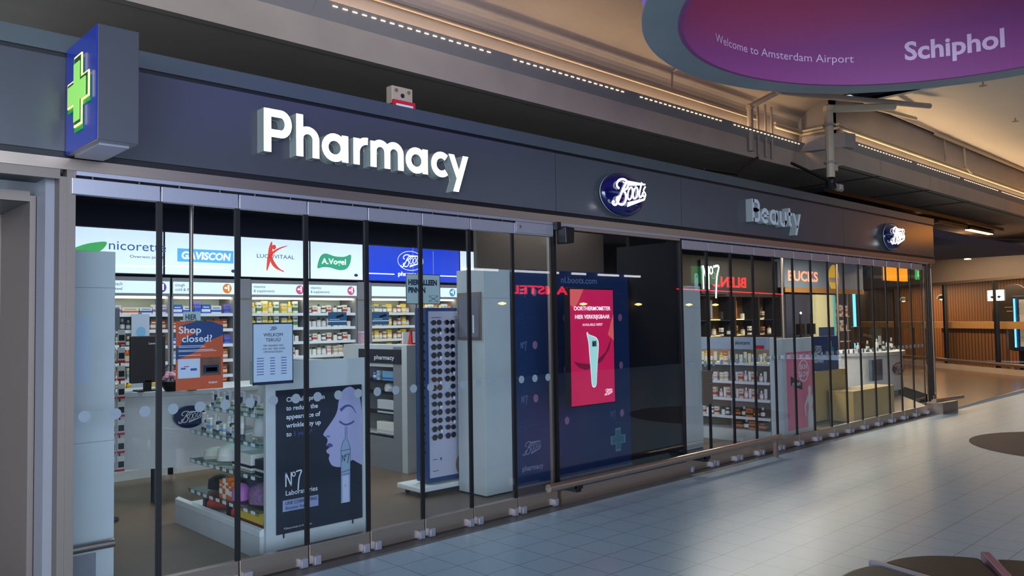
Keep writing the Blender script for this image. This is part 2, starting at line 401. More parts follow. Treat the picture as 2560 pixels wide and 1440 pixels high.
# upper wall behind the troughs, curving over into the ceiling
def cove(x0, x1, y, zt, r, zc):
    P = [(y, 4.0), (y, zt)]
    for k in range(1, 13):
        t = k/12*PI/2; P.append((y-r*(1-math.cos(t)), zt+(zc-zt)*math.sin(t)))
    P.append((-9.0, zc)); mb = MB(); n = 0
    for a, b in zip(P, P[1:]): mb.quad((x0, a[0], a[1]), (x1, a[0], a[1]), (x1, b[0], b[1]), (x0, b[0], b[1]))
    mb.v = [tuple(v) for v in mb.v]; return mb
o = struct('ceiling_left', cove(-8, XJ, .56, 4.50, .75, 4.80), [M['concrete2']])
struct('wall_cove_right', MB().box(XJ, 30, .02, .1, 4.0, 4.86).box(XJ, XJ+.06, .02, .6, 4.0, 4.86), M['concrete2'])
struct('ceiling_right', MB().box(XJ+.9, 34, -9, .02, 4.87, 4.95), M['cream'])
struct('trim_17', MB().box(XJ+.4, 30, -.03, .03, 4.84, 4.875), M['void'])
struct('ceiling_gap', MB().box(XJ-.02, XJ+1.2, -9, .1, 5.0, 5.1).box(XJ-.04, XJ-.0, -9, .1, 4.79, 5.0).box(XJ+.9, XJ+.94, -9, .1, 4.9, 5.0), M['void'])
struct('wall_hall_back', MB().box(-1, 34, 9, 9.2, 0, 6), M['void'])  # unseen dark wall added to keep world light out of the restaurant glass
struct('wall_hall_end', MB().box(34, 34.2, -18, 20, 0, 6), M['void'])

# ================================================================= COVE LIGHT TROUGHS
def trough(x0, x1, y, n, label, gap0=.12, gap1=.12, end=False):
    t = thing('cove_light_trough', label, 'light', 'perforated light troughs along the concrete beam', (x0, y, 4.04)); L = x1-x0
    # folded metal panel leaning outwards, its foot on the beam
    pan = MB().prism([(-.02, .0), (-.115, .115), (-.103, .125), (-.003, .0)], 'x', .0, L)
    bevel(obj('panel', pan, M['ledpanel'], t), .002)
    obj('tray', MB().box(.01, L-.01, .0, .12, .0, .02), M['pipe'], t)
    obj('lamp_strip', MB().box(.02, L-.02, .035, .06, .07, .085), M['strip_em'], t)
    sp = (L-gap0-gap1)/n
    sl = MB().box(-.021, .021, -.002, .004, -.006, .006).mesh('light_slot', [M['led']])
    for i in range(n):
        o = D.objects.new('light_slot', sl); COL.objects.link(o); o.parent = t
        o.location = (gap0+sp*(i+.5), -.097, .093); o.rotation_euler = (math.radians(-39.5), 0, 0)
    return t
LT = [(-.82, 1.13), (1.132, 3.09), (3.092, 5.03), (5.032, 6.98), (6.982, 8.93), (8.932, 10.98)]
names = ['leftmost perforated metal light trough, mostly above the frame edge', 'light trough above the cross box, at the top edge', 'perforated light trough with warm slots above the first half of the white letters',
         'perforated light trough above the oval sign bay', 'perforated light trough left of the drain pipe, above the dark screen bay', 'last light trough before the beam steps out, behind the drain pipe']
for k, (a, b) in enumerate(LT):
    if k >= 1: trough(a, b, .46, 19, names[k])
RT = [(11.42, 13.68), (13.682, 15.96), (15.962, 18.22), (18.222, 20.48), (20.482, 22.72), (22.722, 26.0)]
rn = ['first light trough right of the beam step, starting at the bright corner', 'second light trough right of the beam step', 'third light trough right of the beam step, under the hanging conduit',
      'fourth light trough right of the beam step', 'fifth light trough right of the beam step, near the right frame edge', 'farthest light trough, at the right frame edge']
for k, (a, b) in enumerate(RT): trough(a, b, -.08, 19, rn[k], .1, .1)
# corner piece of the trough
t = thing('cove_corner_panel', 'blank angled cove panel closing the beam step beside the drain pipe', 'panel', loc=(11.02, 0, 4.05))
obj('panel', MB().prism([(.38, -.2), (.38, .3), (.0, .4), (-.03, .4), (.15, -.15)], 'z', 0, .21), M['ledpanel'], t)
# pipes
def pipe(name, pts, r, m, label, cat='pipe', group=None, clips=None):
    t = thing(name, label, cat, group, pts[0]); q = [tuple(Vector(p)-Vector(pts[0])) for p in pts]
    mb = MB().path(q, r)
    for p in q[1:-1]: mb.lathe([(r*.3, -r*1.1), (r*1.25, -r*.6), (r*1.25, r*.6), (r*.3, r*1.1)], p, 10)
    smooth(obj('tube', mb, M[m], t))
    if clips:
        for c in clips: obj('clip', MB().lathe([(r*1.5, -.015), (r*1.5, .015)], tuple(Vector(c)-Vector(pts[0])), 10), M['pipe'], t)
    return t
pipe('drain_pipe', [(10.35, -.30, 3.50), (10.35, -.30, 4.42), (11.7, -.62, 4.62)], .055, 'pipew', 'thick pale drain pipe dropping in front of the beam corner and elbowing right', clips=[(10.35, -.3, 3.7), (10.35, -.3, 4.2)])
pipe('conduit', [(9.55, .40, 3.86), (9.55, .40, 4.45), (9.75, .1, 4.62), (12.6, -.8, 4.75)], .04, 'pipe', 'bundle conduit left of the drain pipe, turning right under the ceiling')
for i, (x, w) in enumerate(((9.75, 'thin conduit just right of the bent conduit, left of the drain pipe'), (9.95, 'middle thin conduit between bent conduit and drain pipe'), (10.12, 'rightmost thin conduit beside the drain pipe'))):
    pipe('conduit', [(x, .40, 3.83), (x, .40, 4.55)], .016, 'pipe', w, group='thin conduits on the beam')
for i, (z, w) in enumerate(((4.36, 'lower of two dark pipes running above the light troughs'), (4.40, 'upper of two dark pipes running above the light troughs'))):
    pipe('ceiling_pipe', [(-3, .50, z), (9.9, .50, z)], .014, 'pipe', w, group='paired pipes above the left troughs')
for i, (z, w) in enumerate(((4.34, 'lower pale pipe running around the beam step to the right edge'), (4.39, 'upper pale pipe running around the beam step to the right edge'))):
    pipe('ceiling_pipe', [(10.4, .5, z), (11.17, .49, z), (11.17, -.06, z), (11.3, -.06, z), (26, -.03, z)], .02, 'pipew', w, group='paired pipes above the right troughs')
pipe('ceiling_pipe', [(7.95, -.1, 4.79), (7.95, .5, 4.62), (7.95, .52, 4.41)], .012, 'pipe', 'thin bent pipe coming down the upper wall left of the ring')
pipe('conduit', [(11.6, -.42, 4.62), (13.1, -.42, 4.72)], .03, 'pipew', 'short pale pipe stub under the cream ceiling right of the drain pipe')
pipe('conduit', [(16.6, -.04, 4.82), (16.6, -.05, 4.45), (16.5, -.18, 4.30)], .02, 'pipew', 'curved pale conduit dropping from the cream ceiling to the right troughs')
pipe('conduit', [(15.55, -.04, 4.82), (15.55, -.05, 4.42)], .018, 'pipe', 'straight conduit dropping just left of the curved pale conduit')
pipe('ceiling_pipe', [(14.9, -.10, 4.81), (30, -.10, 4.81)], .022, 'pipew', 'pale pipe along the edge of the cream ceiling at right')
for i, (x, y, w) in enumerate(((12.3, -1.6, 'sprinkler head on the cream ceiling nearest the ring'), (15.0, -1.3, 'middle sprinkler head on the cream ceiling'), (17.4, -.9, 'sprinkler head near the right troughs on the cream ceiling'))):
    t = thing('sprinkler', w, 'sprinkler', 'sprinkler heads on the cream ceiling', (x, y, 4.87))
    obj('stem', MB().tube((0, 0, 0), (0, 0, -.05), .012, 8), M['pipe'], t); obj('deflector', MB().lathe([(.01, -.062), (.05, -.06), (.05, -.055), (.012, -.05)], (0, 0, 0), 14), M['pipe'], t)
# valve and dark services in the void above the fascia
t = thing('sprinkler_valve', 'brass and black pipe valve at the foot of the drain pipe', 'valve', loc=(10.35, -.30, 3.44))
obj('body', MB().lathe([(.03, -.10), (.075, -.08), (.06, -.02), (.075, .02), (.04, .06)], (0, 0, 0), 14), M['black'], t)
obj('spout', MB().tube((.04, 0, -.02), (.42, .05, -.05), .035, 12).lathe([(.02, -.05), (.06, -.03), (.06, .03), (.02, .05)], (.3, .03, -.04), 12), M['pipe'], t)
obj('tag_plate', MB().box(.08, .16, -.03, -.02, .16, .24), M['pipew'], t)
obj('hanger', MB().tube((0, 0, .0), (0, .55, .34), .02, 8), M['black'], t)
pipe('cable_bundle', [(7.3, .35, 3.42), (8.4, .4, 3.48), (9.2, .42, 3.52), (9.75, .42, 3.8)], .02, 'black', 'loose dark cables lying over the fascia near the drain pipe', 'cable')
t = thing('cable_tray', 'black cable tray hung above the right end of the fascia', 'cable tray', loc=(12.4, .75, 3.66))
obj('tray', MB().box(0, 9.5, 0, .26, 0, .07), M['black'], t)
for i in range(6): obj('hanger', MB().tube((.6+i*1.6, .13, .07), (.6+i*1.6, .13, .14), .008, 6), M['black'], t)
for i, (x, l, em, w) in enumerate(((16.95, .7, 1, 'short lit linear lamp just above the right oval sign'), (17.9, 1.8, 0, 'unlit linear lamp between the two lit ones'), (19.9, 1.7, 1, 'long lit linear lamp right of the fascia end'))):
    t = thing('linear_lamp', w, 'lamp', 'linear lamps under the cable tray', (x, .95, 3.58))
    obj('housing', MB().box(0, l, -.07, .07, 0, .06), M['black'], t)
    obj('diffuser', MB().box(.03, l-.03, -.055, .055, -.012, .002), M['warmlamp'] if em else M['pipe'], t)
# fire bell box standing on the fascia
t = thing('alarm_box', 'beige alarm box with red and white sign on the fascia top', 'alarm', loc=(3.60, .10, 3.33))
bevel(obj('housing', MB().box(0, .20, 0, .08, .05, .19), mat('beige_plastic', '#b09a84', .5), t), .006)
obj('sign', MB().box(-.0, .21, -.02, 0, -.02, .075), M['red'], t); obj('sign_face', MB().box(.025, .185, -.024, -.02, -.02, .045), M['white2'], t)
for x in (.04, .16): obj('screw', MB().tube((x, 0, .155), (x, -.006, .155), .015, 10), mat('olive_screw', '#6e6438', .5), t)
obj('keyhole', MB().tube((.1, 0, .12), (.1, -.004, .12), .018, 10), M['void'], t)

# ================================================================= RING
RC = (5.46, -3.488); RZ = 3.60; RO = 2.048; RI = 1.780
t = thing('ring_sign', 'huge round hanging ring with grey underside and purple printed inner wall', 'hanging sign', loc=(RC[0], RC[1], RZ))
S = 128
def arc(r, z): return [(r*math.cos(2*PI*i/S), r*math.sin(2*PI*i/S), z) for i in range(S)]
def band(r0, z0, r1, z1, mi=0):
    mb = MB(); a, b = arc(r0, z0), arc(r1, z1)
    for i in range(S): j = (i+1) % S; mb.quad(a[i], a[j], b[j], b[i], mi)
    return mb
def solidband(r0, r1, z0, z1):
    mb = band(r0, z0, r1, z0); 
    for x in (band(r1, z0, r1, z1), band(r1, z1, r0, z1), band(r0, z1, r0, z0)):
        n = len(mb.v); mb.v += x.v; mb.f += [tuple(n+i for i in f) for f in x.f]; mb.mi += x.mi
    return mb
smooth(obj('bottom_flange', solidband(RI+.004, RO, 0, .03), M['ringgrey'], t))
inn = smooth(obj('inner_wall', solidband(RI, RI+.03, -.002, 1.19), M['purple'], t))
smooth(obj('outer_wall', solidband(RO-.04, RO-.012, .03, 1.19), M['violet'], t))
for k in range(4): a = k*PI/2+.5; obj('suspension_rod', MB().tube(((RO-.15)*math.cos(a), (RO-.15)*math.sin(a), .03), ((RO-.15)*math.cos(a), (RO-.15)*math.sin(a), 1.2), .012, 8), M['pipe'], t)
# gradient of the print: magenta at the top of the wall to violet lower right, by height and angle
nt = M['purple'].node_tree; b = nt.nodes['Principled BSDF']; tc = [x for x in nt.nodes if x.type == 'TEX_COORD'][0]
sp = nt.nodes.new('ShaderNodeSeparateXYZ'); nt.links.new(tc.outputs['Object'], sp.inputs[0])
mz = nt.nodes.new('ShaderNodeMapRange'); mz.inputs[1].default_value = 0; mz.inputs[2].default_value = .95; nt.links.new(sp.outputs[2], mz.inputs[0])
mxx = nt.nodes.new('ShaderNodeMapRange'); mxx.inputs[1].default_value = -.6; mxx.inputs[2].default_value = 1.9; mxx.inputs[3].default_value = 0; mxx.inputs[4].default_value = .5; nt.links.new(sp.outputs[0], mxx.inputs[0])
sb = nt.nodes.new('ShaderNodeMath'); sb.operation = 'SUBTRACT'; nt.links.new(mz.outputs[0], sb.inputs[0]); nt.links.new(mxx.outputs[0], sb.inputs[1])
cr = nt.nodes.new('ShaderNodeValToRGB'); cr.color_ramp.elements[0].position = 0.0; cr.color_ramp.elements[0].color = lin('#964a88'); cr.color_ramp.elements[1].position = .7; cr.color_ramp.elements[1].color = lin('#e8607c')
e = cr.color_ramp.elements.new(.22); e.color = lin('#b45080')
nt.links.new(sb.outputs[0], cr.inputs[0]); nt.links.new(cr.outputs[0], b.inputs['Base Color'])
def ring_text(s, cap, az0, az1, z, bold):
    o = text(s, cap, (0, 0, 0), ((1, 0, 0), (0, 1, 0)), M['ringtext'], None, bold=bold, ext=.001)
    me = o.data; bm = bmesh.new(); bm.from_mesh(me)
    bmesh.ops.subdivide_edges(bm, edges=[e for e in bm.edges if e.calc_length() > cap*.3], cuts=3)
    xs = [v.co.x for v in bm.verts]; x0, x1 = min(xs), max(xs)
    for v in bm.verts:
        f = (v.co.x-x0)/(x1-x0); a = math.radians(az0+(az1-az0)*f); r = RI-.004
        v.co = Vector((r*math.cos(a), r*math.sin(a), v.co.y+z-RZ))
    bm.to_mesh(me); bm.free(); o.name = 'lettering'; o.parent = t
ring_text('Welcome to Amsterdam Airport', .069, 93.8, 46.4, 3.786, .0)
ring_text('Schiphol', .155, 33.2, 9.9, 3.786, .028)

# ================================================================= PHARMACY CROSS BOX
t = thing('pharmacy_cross_sign', 'projecting box sign with green glowing cross on its blue side', 'sign', loc=(1.278, 0, 2.63))
bevel(obj('housing', MB().box(.003, .208, -.567, -.012, 0, .612), M['fascia'], t), .003)
obj('blue_face', MB().box(-.004, .003, -.56, -.014, .006, .606), M['blueface'], t)
obj('bottom_tray', MB().box(.03, .18, -.50, -.06, -.012, 0), M['alu'], t)
def cross(a, b): return [(-a, b), (-a, a), (-b, a), (-b, -a), (-a, -a), (-a, -b), (a, -b), (a, -a), (b, -a), (b, a), (a, a), (a, b)]
cf = (-.005, -.290, .315)
for nm, a, bb, m, off, th, sx_, sy_ in (('green_shadow', .070, .197, 'greend', .0, .006, -.016, -.022), ('neon_outline', .070, .195, 'yellowtube', .007, .006, 0, 0), ('inset_shade', .060, .183, 'darkgreen', .014, .001, 0, 0), ('cross_face', .052, .160, 'green', .016, .003, -.006, -.008)):
    o = flat(nm, [(x+sx_, y+sy_) for x, y in cross(a, bb)], cf, LEFT, M[m], t, off=off, thick=th)  # offset darker green shapes paint the cross's shadow and inner shade

# ================================================================= FASCIA LETTERS AND OVALS
def stroke_letter(ch, w, k, sw, face, side, parent, x0, dep=.088):
    """one geometric built-up letter: w wide, cap height k, stroke sw"""
    h = sw/2; xh = .66*k; S = []
    def arc_(cx, cy, rx, ry, a0, a1, n=20): return [(cx+rx*math.cos(math.radians(a0+(a1-a0)*i/n)), cy+ry*math.sin(math.radians(a0+(a1-a0)*i/n))) for i in range(n+1)]
    def bar(x, y0, y1): S.append(rect(x-h, x+h, y0, y1))
    def st(P, closed=False): S.extend(ribbon(P, sw, closed))
    if ch == 'P':
        bar(h, 0, k); rr = k*.27; st([(h, k-h), (w-rr, k-h)]+arc_(w-rr, k-h-(rr-h*.4), rr-h, rr-h*.4, 90, -90)+[(h, k-h-2*(rr-h*.4))])
    elif ch == 'B':
        bar(h, 0, k); r1 = k*.235; r2 = k*.275; a, b = (k-h-k*.53)/2, (k*.53-h)/2
        st([(h, k-h), (w*.55, k-h)]+arc_(w*.55, k-h-a, w*.40-h, a, 90, -90)+[(h, k*.53)]); st([(h, k*.53), (w*.58, k*.53)]+arc_(w*.58, k*.53-b, w*.42-h, b, 90, -90)+[(h, h)])
    elif ch == 'h':
        bar(h, 0, k); r = (w-2*h)/2; st(arc_(w/2, xh-r-h*.2, r, r, 180, 0)+[(w-h, 0)])
    elif ch == 'a':
        bar(w-h, 0, xh); st(arc_(w/2-.01, xh/2, w/2-h, xh/2-h*.8, 0, 360)[:-1], True)
    elif ch == 'r':
        bar(h, 0, xh); st(arc_(w*.98, xh-w*.86-h*.2, w*.98-h, w*.80, 180, 84))
    elif ch == 'm':
        bar(h, 0, xh); r = (w-2*h)/4
        for c in (0, 1): st(arc_(h+r+2*r*c, xh-r-h*.4, r, r, 180, 0)+[(h+2*r+2*r*c, 0)])
    elif ch == 'c':
        st(arc_(w*.60, xh/2, w*.6-h, xh/2-h*.8, 48, 312, 26))
    elif ch == 'y':
        S.append([(0, xh), (w*.40, 0), (w*.40+sw*1.02, 0), (sw*1.08, xh)]); S.append([(w-sw*1.08, xh), (w, xh), (w*.40+sw*.35, -k*.36), (w*.40-sw*.75, -k*.36)])
    elif ch == 'e':
        st(arc_(w/2, xh/2, w/2-h, xh/2-h*.8, 0, 318, 30)); S.append(rect(h, w-h*.2, xh/2-h*.75, xh/2+h*.55))
    elif ch == 'u':
        bar(w-h, 0, xh); r = (w-2*h)/2; st([(h, xh), (h, r+h*.3)]+arc_(w/2, r+h*.3, r, r, 180, 360))
    elif ch == 't':
        st([(w*.45, k*.86), (w*.45, w*.42)]+arc_(w*.45+w*.38, w*.40, w*.38, w*.40-h, 180, 275, 10)); S.append(rect(0, w, xh-sw*.85, xh))
    mb = MB()
    for q in S:
        ar = sum(q[i][0]*q[(i+1) % len(q)][1]-q[(i+1) % len(q)][0]*q[i][1] for i in range(len(q)))
        if ar < 0: q = q[::-1]
        mb.prism([(x0+p[0], p[1]) for p in q], 'y', 0, dep, 0, 1)
    # the faces away from the viewer belong to the returns
    o = obj('letter', mb, [face, side], parent); return o
t = thing('pharmacy_lettering', 'large glowing white block letters reading Pharmacy on the dark fascia', 'sign', loc=(0, -.09, 2.807))
for s_, xa, xb in (('P', 2.437, 2.639), ('h', 2.673, 2.849), ('a', 2.879, 3.083), ('r', 3.126, 3.242), ('m', 3.271, 3.568), ('a', 3.597, 3.799), ('c', 3.832, 4.0), ('y', 4.008, 4.213)): stroke_letter(s_, xb-xa, .291, .052, M['whitelit'], M['letterside'], t, xa)
t = thing('beauty_lettering', 'unlit pale grey block letters reading Beauty on the dark fascia', 'sign', loc=(0, -.09, 2.81))
for s_, xa, xb in (('B', 8.68, 8.868), ('e', 8.891, 9.075), ('a', 9.10, 9.297), ('u', 9.345, 9.52), ('t', 9.54, 9.665), ('y', 9.68, 9.90)): stroke_letter(s_, xb-xa, .275, .047, M['letterwhite'], M['letterside'], t, xa)
def oval_sign(x, z, label):
    t = thing('oval_sign', label, 'sign', 'navy oval signs on the fascia', (x, 0, z))
    obj('back_plate', MB().prism(ell(0, 0, .345, .222, 48), 'y', -.012, -.0), M['fascia2'], t)
    obj('edge_ring', MB().prism(ell(0, 0, .335, .215, 48), 'y', -.05, -.04), M['letterwhite'], t)
    obj('standoff', MB().prism(ell(0, 0, .27, .16, 32), 'y', -.05, -.01), M['white'], t)
    prof = [(math.cos(a)*.5+.5 if False else math.cos(a), math.sin(a)) for a in [k/10*PI/2 for k in range(11)]]
    mb = MB(); n = 48
    for c, s_ in prof: mb.v += [(.335*(.80*c+.0 if False else c)*math.cos(2*PI*i/n), -.05-.085*s_, .215*c*math.sin(2*PI*i/n)) for i in range(n)]
    for k in range(10):
        for i in range(n): j = (i+1) % n; mb.f.append((k*n+i, k*n+j, (k+1)*n+j, (k+1)*n+i)); mb.mi.append(0)
    smooth(obj('dome', mb, M['navy'], t))
    script(.54, (-.0, -.136, -.0), FRONT, M['whitelit'], t, .004, .004)
    return t
oval_sign(6.25, 2.895, 'glossy navy oval sign with glowing white script, on the middle fascia panel')
oval_sign(12.99, 2.895, 'glossy navy oval sign with glowing white script, at the right end of the fascia')

# ================================================================= GLASS FRONT
def dotmesh(): return MB().prism(ell(0, 0, .033, .033, 20), 'y', -.0015, 0).mesh('frosted_dot', [M['dot']])
DOT = dotmesh()
LOCK = MB().box(-.028, .028, -.03, 0, 0, .06).box(-.018, .018, -.036, -.03, .01, .05).mesh('floor_lock', [M['alu']])
def panel(x, w, label, first=None, locks=(0, 1), gl='glass', top=True):
    if first:
        return dup(first, (x, 0, 0), label)
    t = thing('folding_glass_door', label, 'glass door', 'folding glass panels of the shop front', (x, 0, 0))
    obj('pane', MB().box(.012, w-.012, .0, .012, .14, 2.42), M[gl], t)
    bevel(obj('bottom_rail', MB().box(.004, w-.004, -.02, .03, .012, .142), M['steelh'], t), .003)
    if top: bevel(obj('top_clamp', MB().box(.004, w-.004, -.02, .03, 2.418, 2.512), M['alu'], t), .003)
    for s in (0, 1): obj('edge_seal', MB().box((w-.0165)*s, (w-.0165)*s+.0165, -.003, .014, .142, 2.418), M['black'], t)
    for k in range(3):
        o = D.objects.new('frosted_dot', DOT); COL.objects.link(o); o.parent = t; o.location = (w*(k+.5)/3, -.0005, 1.148)
    for k in locks:
        o = D.objects.new('floor_lock', LOCK); COL.objects.link(o); o.parent = t; o.location = (.05 if k == 0 else w-.05, -.02, .006)
    for k in (.12, .38): obj('track_hanger', MB().tube((k*w/.5, .0, 2.512), (k*w/.5, .0, 2.535), .012, 8), M['black'], t)
    return t
p0 = panel(1.302, .497, 'first glass panel of the shop front, beside the left steel column')
for k in range(1, 8): panel(1.302+k*.497, .497, '%s glass panel of the shop front counted from the left steel column' % ORD[k], p0)
for k in range(1, 14): panel(7.31+k*.5, .5, '%s glass panel of the right glass front counted from the dark bay' % ORD[k], p0)
pz = panel(7.31, .5, 'first glass panel of the right glass front, with the steel lock plate at its edge', p0)
obj('lock_plate', MB().box(.30, .497, -.036, -.021, .70, 1.075), mat('bronze_plate', '#6f6358', .4, .5), pz)
obj('lock_cylinder', MB().tube((.46, -.036, .99), (.46, -.05, .99), .015, 12).tube((.46, -.036, .93), (.46, -.05, .93), .015, 12), M['steel'], pz)
t = thing('fixed_dark_glass', 'large tinted fixed window of the dark screen bay', 'window pane', loc=(5.29, 0, 0))
obj('pane', MB().box(.03, 1.99, .0, .012, .15, 2.53), M['dglass'], t)
for x in (0, 1.99): obj('edge_post', MB().box(x, x+.03, -.012, .03, .12, 2.53), M['black'], t)
obj('top_bar', MB().box(0, 2.0, -.012, .04, 2.50, 2.555), M['steelh'], t)
obj('edge_profile', MB().box(-.05, -.018, .0, .03, .15, 2.42), M['steel'], t)
struct('baseboard_front', MB().box(5.30, 7.31, -.045, .03, .0, .128), M['steelh'])
t = thing('door_clamp', 'aluminium top patch fitting at the edge of the dark bay', 'fitting', loc=(4.80, -.028, 2.43))
bevel(obj('cover', MB().box(0, .47, 0, .006, 0, .095), M['alu'], t), .003); obj('screw', MB().tube((.05, 0, .05), (.05, -.006, .05), .014, 12), M['steel'], t)
t = thing('loudspeaker', 'small black loudspeaker on a bracket at the top of the dark bay', 'loudspeaker', loc=(5.30, -.03, 2.35))
bevel(obj('housing', MB().prism([(0.01, .0), (.12, .01), (.13, .15), (.0, .155)], 'y', -.12, -.0), M['black'], t), .012, 3)
obj('bracket', MB().box(-.03, .02, -.05, .0, .13, .20), M['black'], t)
# handrail
t = thing('bumper_rail', 'long tubular steel bumper rail in front of the dark bay', 'rail', loc=(4.95, -.22, .225))
smooth(obj('tube', MB().tube((0, 0, 0), (4.0, 0, 0), .035, 20), M['steelh'], t))
for x in (.36, 2.4): obj('bracket', MB().box(x, x+.06, 0, .2, -.09, -.02).box(x, x+.06, -.02, .02, -.06, 0), M['black'], t)
obj('post', MB().box(3.88, 3.93, -.01, .03, -.225, -.02), M['steel'], t)
t = thing('bumper_rail', 'short tubular steel bumper rail end at the far right corner of the shop front', 'rail', loc=(14.0, -.25, .225))
smooth(obj('tube', MB().tube((.3, 0.12, 0), (1.3, 0, 0), .035, 16), M['steelh'], t)); obj('kerb_box', MB().box(.42, 1.15, .03, .32, -.225, -.05), M['steel'], t)
# glass side return at the right end
t = thing('glass_side_screen', 'angled glass side screen at the right corner with slim steel posts', 'glass screen', loc=(14.36, 0, 0))
dx, dy = 2.98, .89
for k in range(4):
    a, b_ = k/4, (k+1)/4
    obj('pane', MB().prism([(dx*a+.02, dy*a), (dx*b_-.02, dy*b_-.01), (dx*b_-.02, dy*b_), (dx*a+.02, dy*a+.01)], 'z', .1, 2.6), M['glass'], t)
    obj('post', MB().box(dx*b_-.02, dx*b_+.02, dy*b_-.02, dy*b_+.02, 0, 2.62), M['steel'] if k in (3,) else M['black'], t)
obj('bottom_rail', MB().prism([(0, -.02), (dx, dy-.02), (dx, dy+.03), (0, .03)], 'z', 0, .1), M['steel'], t)

# ================================================================= POSTERS ON THE GLASS
def poster(x0, x1, z0, z1, label, m, y=.016, cat='poster', name='poster', th=.003):
    t = thing(name, label, cat, loc=(x0, y, z0)); obj('sheet', MB().box(0, x1-x0, 0, th, 0, z1-z0), m, t); return t
t = poster(1.905, 2.205, 1.255, 1.685, 'orange and blue paper notice reading Shop closed? behind the glass', M['orange'])
w, h = .30, .43
multi('blue_print', [(0, [(.0, .19), (.13, .24), (.19, .30), (.3, .34), (.3, .40), (.22, .43), (.13, .43), (.02, .40), (.14, .36), (.04, .32), (.03, .28), (0, .27)])], (0, 0, 0), FRONT, [M['posterblue']], t)
text('Shop', .045, (.015, 0, .355), FRONT, M['whiteink'], t, bold=.01, fit=.14); text('closed?', .045, (.035, 0, .30), FRONT, M['whiteink'], t, bold=.01, fit=.19)
multi('small_text', [(0, rect(.015, .015+l, zz, zz+.003)) for l, zz in ((.16, .275), (.17, .266), (.22, .248), (.24, .24), (.14, .215))], (0, -.0006, 0), FRONT, [M['whiteink']], t)
obj('map_picture', MB().box(.012, .15, -.001, 0, .075, .195), M['poster'], t); obj('photo_picture', MB().box(.155, .285, -.001, 0, .085, .2), mat('brown_photo', '#6b4a3a', .5, vary=.6, scale=30), t)
multi('photo_detail', [(0, rect(.17, .27, .10, .15)), (1, rect(.19, .26, .11, .135)), (2, rect(.03, .06, .13, .14)), (2, rect(.09, .13, .12, .135)), (3, rect(.05, .08, .145, .15))], (0, -.0012, 0), FRONT, [M['ink'], M['curvy'], M['facedk'], M['red']], t)
text('Schiphol', .012, (.205, 0, .035), FRONT, M['whiteink'], t, bold=.02)
t = poster(2.405, 2.70, 1.255, 1.67, 'white opening hours notice with navy border behind the glass', M['poster'])
multi('border', [(0, rect(0, .295, .405, .415)), (0, rect(0, .006, .0, .415)), (0, rect(.289, .295, 0, .415)), (0, rect(0, .295, .0, .02))], (0, 0, 0), FRONT, [M['ink']], t)
script(.05, (.148, -.001, .375), FRONT, M['ink'], t)
text('WELKOM', .024, (.148, 0, .322), FRONT, M['inkblack'], t, align='CENTER', bold=.0); text('TERUG!', .024, (.148, 0, .288), FRONT, M['inkblack'], t, align='CENTER')
for i, s_ in enumerate(('MET INGANG VAN', '1 JULI 2021 ZIJN ONZE', 'OPENINGSTIJDEN:')): text(s_, .0125, (.148, 0, .255-i*.021), FRONT, M['inkblack'], t, align='CENTER')
multi('opening_hours', [(0, rect(x, x+l, z, z+.005)) for z in [.175-.018*k for k in range(7)] for x, l in ((.03, .05), (.125, .035), (.205, .04))], (0, 0, 0), FRONT, [M['faintink']], t)
t = poster(3.655, 3.99, 1.80, 2.035, 'pale notice reading HIER ALLEEN PINNEN hung behind the glass', mat('notice_greygreen', '#a9b9b6', .5))
multi('border', [(0, rect(0, .335, .23, .235)), (0, rect(0, .005, 0, .235)), (0, rect(.33, .335, 0, .235)), (0, rect(0, .335, 0, .005))], (0, 0, 0), FRONT, [M['ink']], t)
text('HIER ALLEEN', .042, (.02, 0, .15), FRONT, M['ink'], t, bold=.05, fit=.28); text('PINNEN', .042, (.02, 0, .09), FRONT, M['ink'], t, bold=.05, fit=.165)
multi('crossed_card', [(0, p) for p in ribbon([(.22, .02), (.31, .065)], .004)+ribbon([(.22, .065), (.31, .02)], .004)+ribbon([(.225, .018), (.31, .018), (.31, .068), (.225, .068)], .0025, True)], (0, 0, 0), FRONT, [M['ink']], t)
obj('string', MB().tube((.07, .002, .235), (.07, .002, .44), .0015, 5).tube((.27, .002, .235), (.27, .002, .42), .0015, 5), M['whiteink'], t)
t = poster(1.955, 2.065, 1.69, 1.745, 'pale notice reading HIER above the orange notice', mat('notice_greygreen2', '#a9b9b6', .5), y=.03)
text('HIER', .035, (.012, 0, .005), FRONT, M['ink'], t, bold=.02, fit=.07)
for x, w_ in ((2.975, 'blue camera surveillance sticker left of the wide mullion, before the vitamins shelf'), (3.345, 'blue camera surveillance sticker right of the wide mullion')):
    t = poster(x, x+.15, 1.645, 1.74, w_, mat('sticker_blue', '#3d6480', .5), name='camera_sticker', cat='sticker')
    multi('camera_print', [(0, [(.06, .065), (.12, .08), (.13, .065), (.07, .05)]), (1, rect(.0, .15, .025, .032)), (1, rect(.01, .09, .04, .044))], (0, 0, 0), FRONT, [M['inkblack'], M['whiteink']], t)
t = poster(3.30, 3.47, 1.765, 1.785, 'small clear strip reading Video Beveiliging', mat('strip_green', '#b9c6a8', .5), name='strip_sticker', cat='sticker')
text('Video Beveiliging', .011, (.002, 0, .005), FRONT, M['ink'], t, fit=.165)
t = thing('display_pole', 'slim chrome pole hanging behind the second glass panel', 'pole', loc=(2.112, .3, 1.73)); smooth(obj('tube', MB().tube((0, 0, 0), (0, 0, 1.33), .013, 16), M['steel'], t)); obj('foot_clip', MB().box(-.05, .05, -.01, .01, -.03, 0), M['steel'], t)
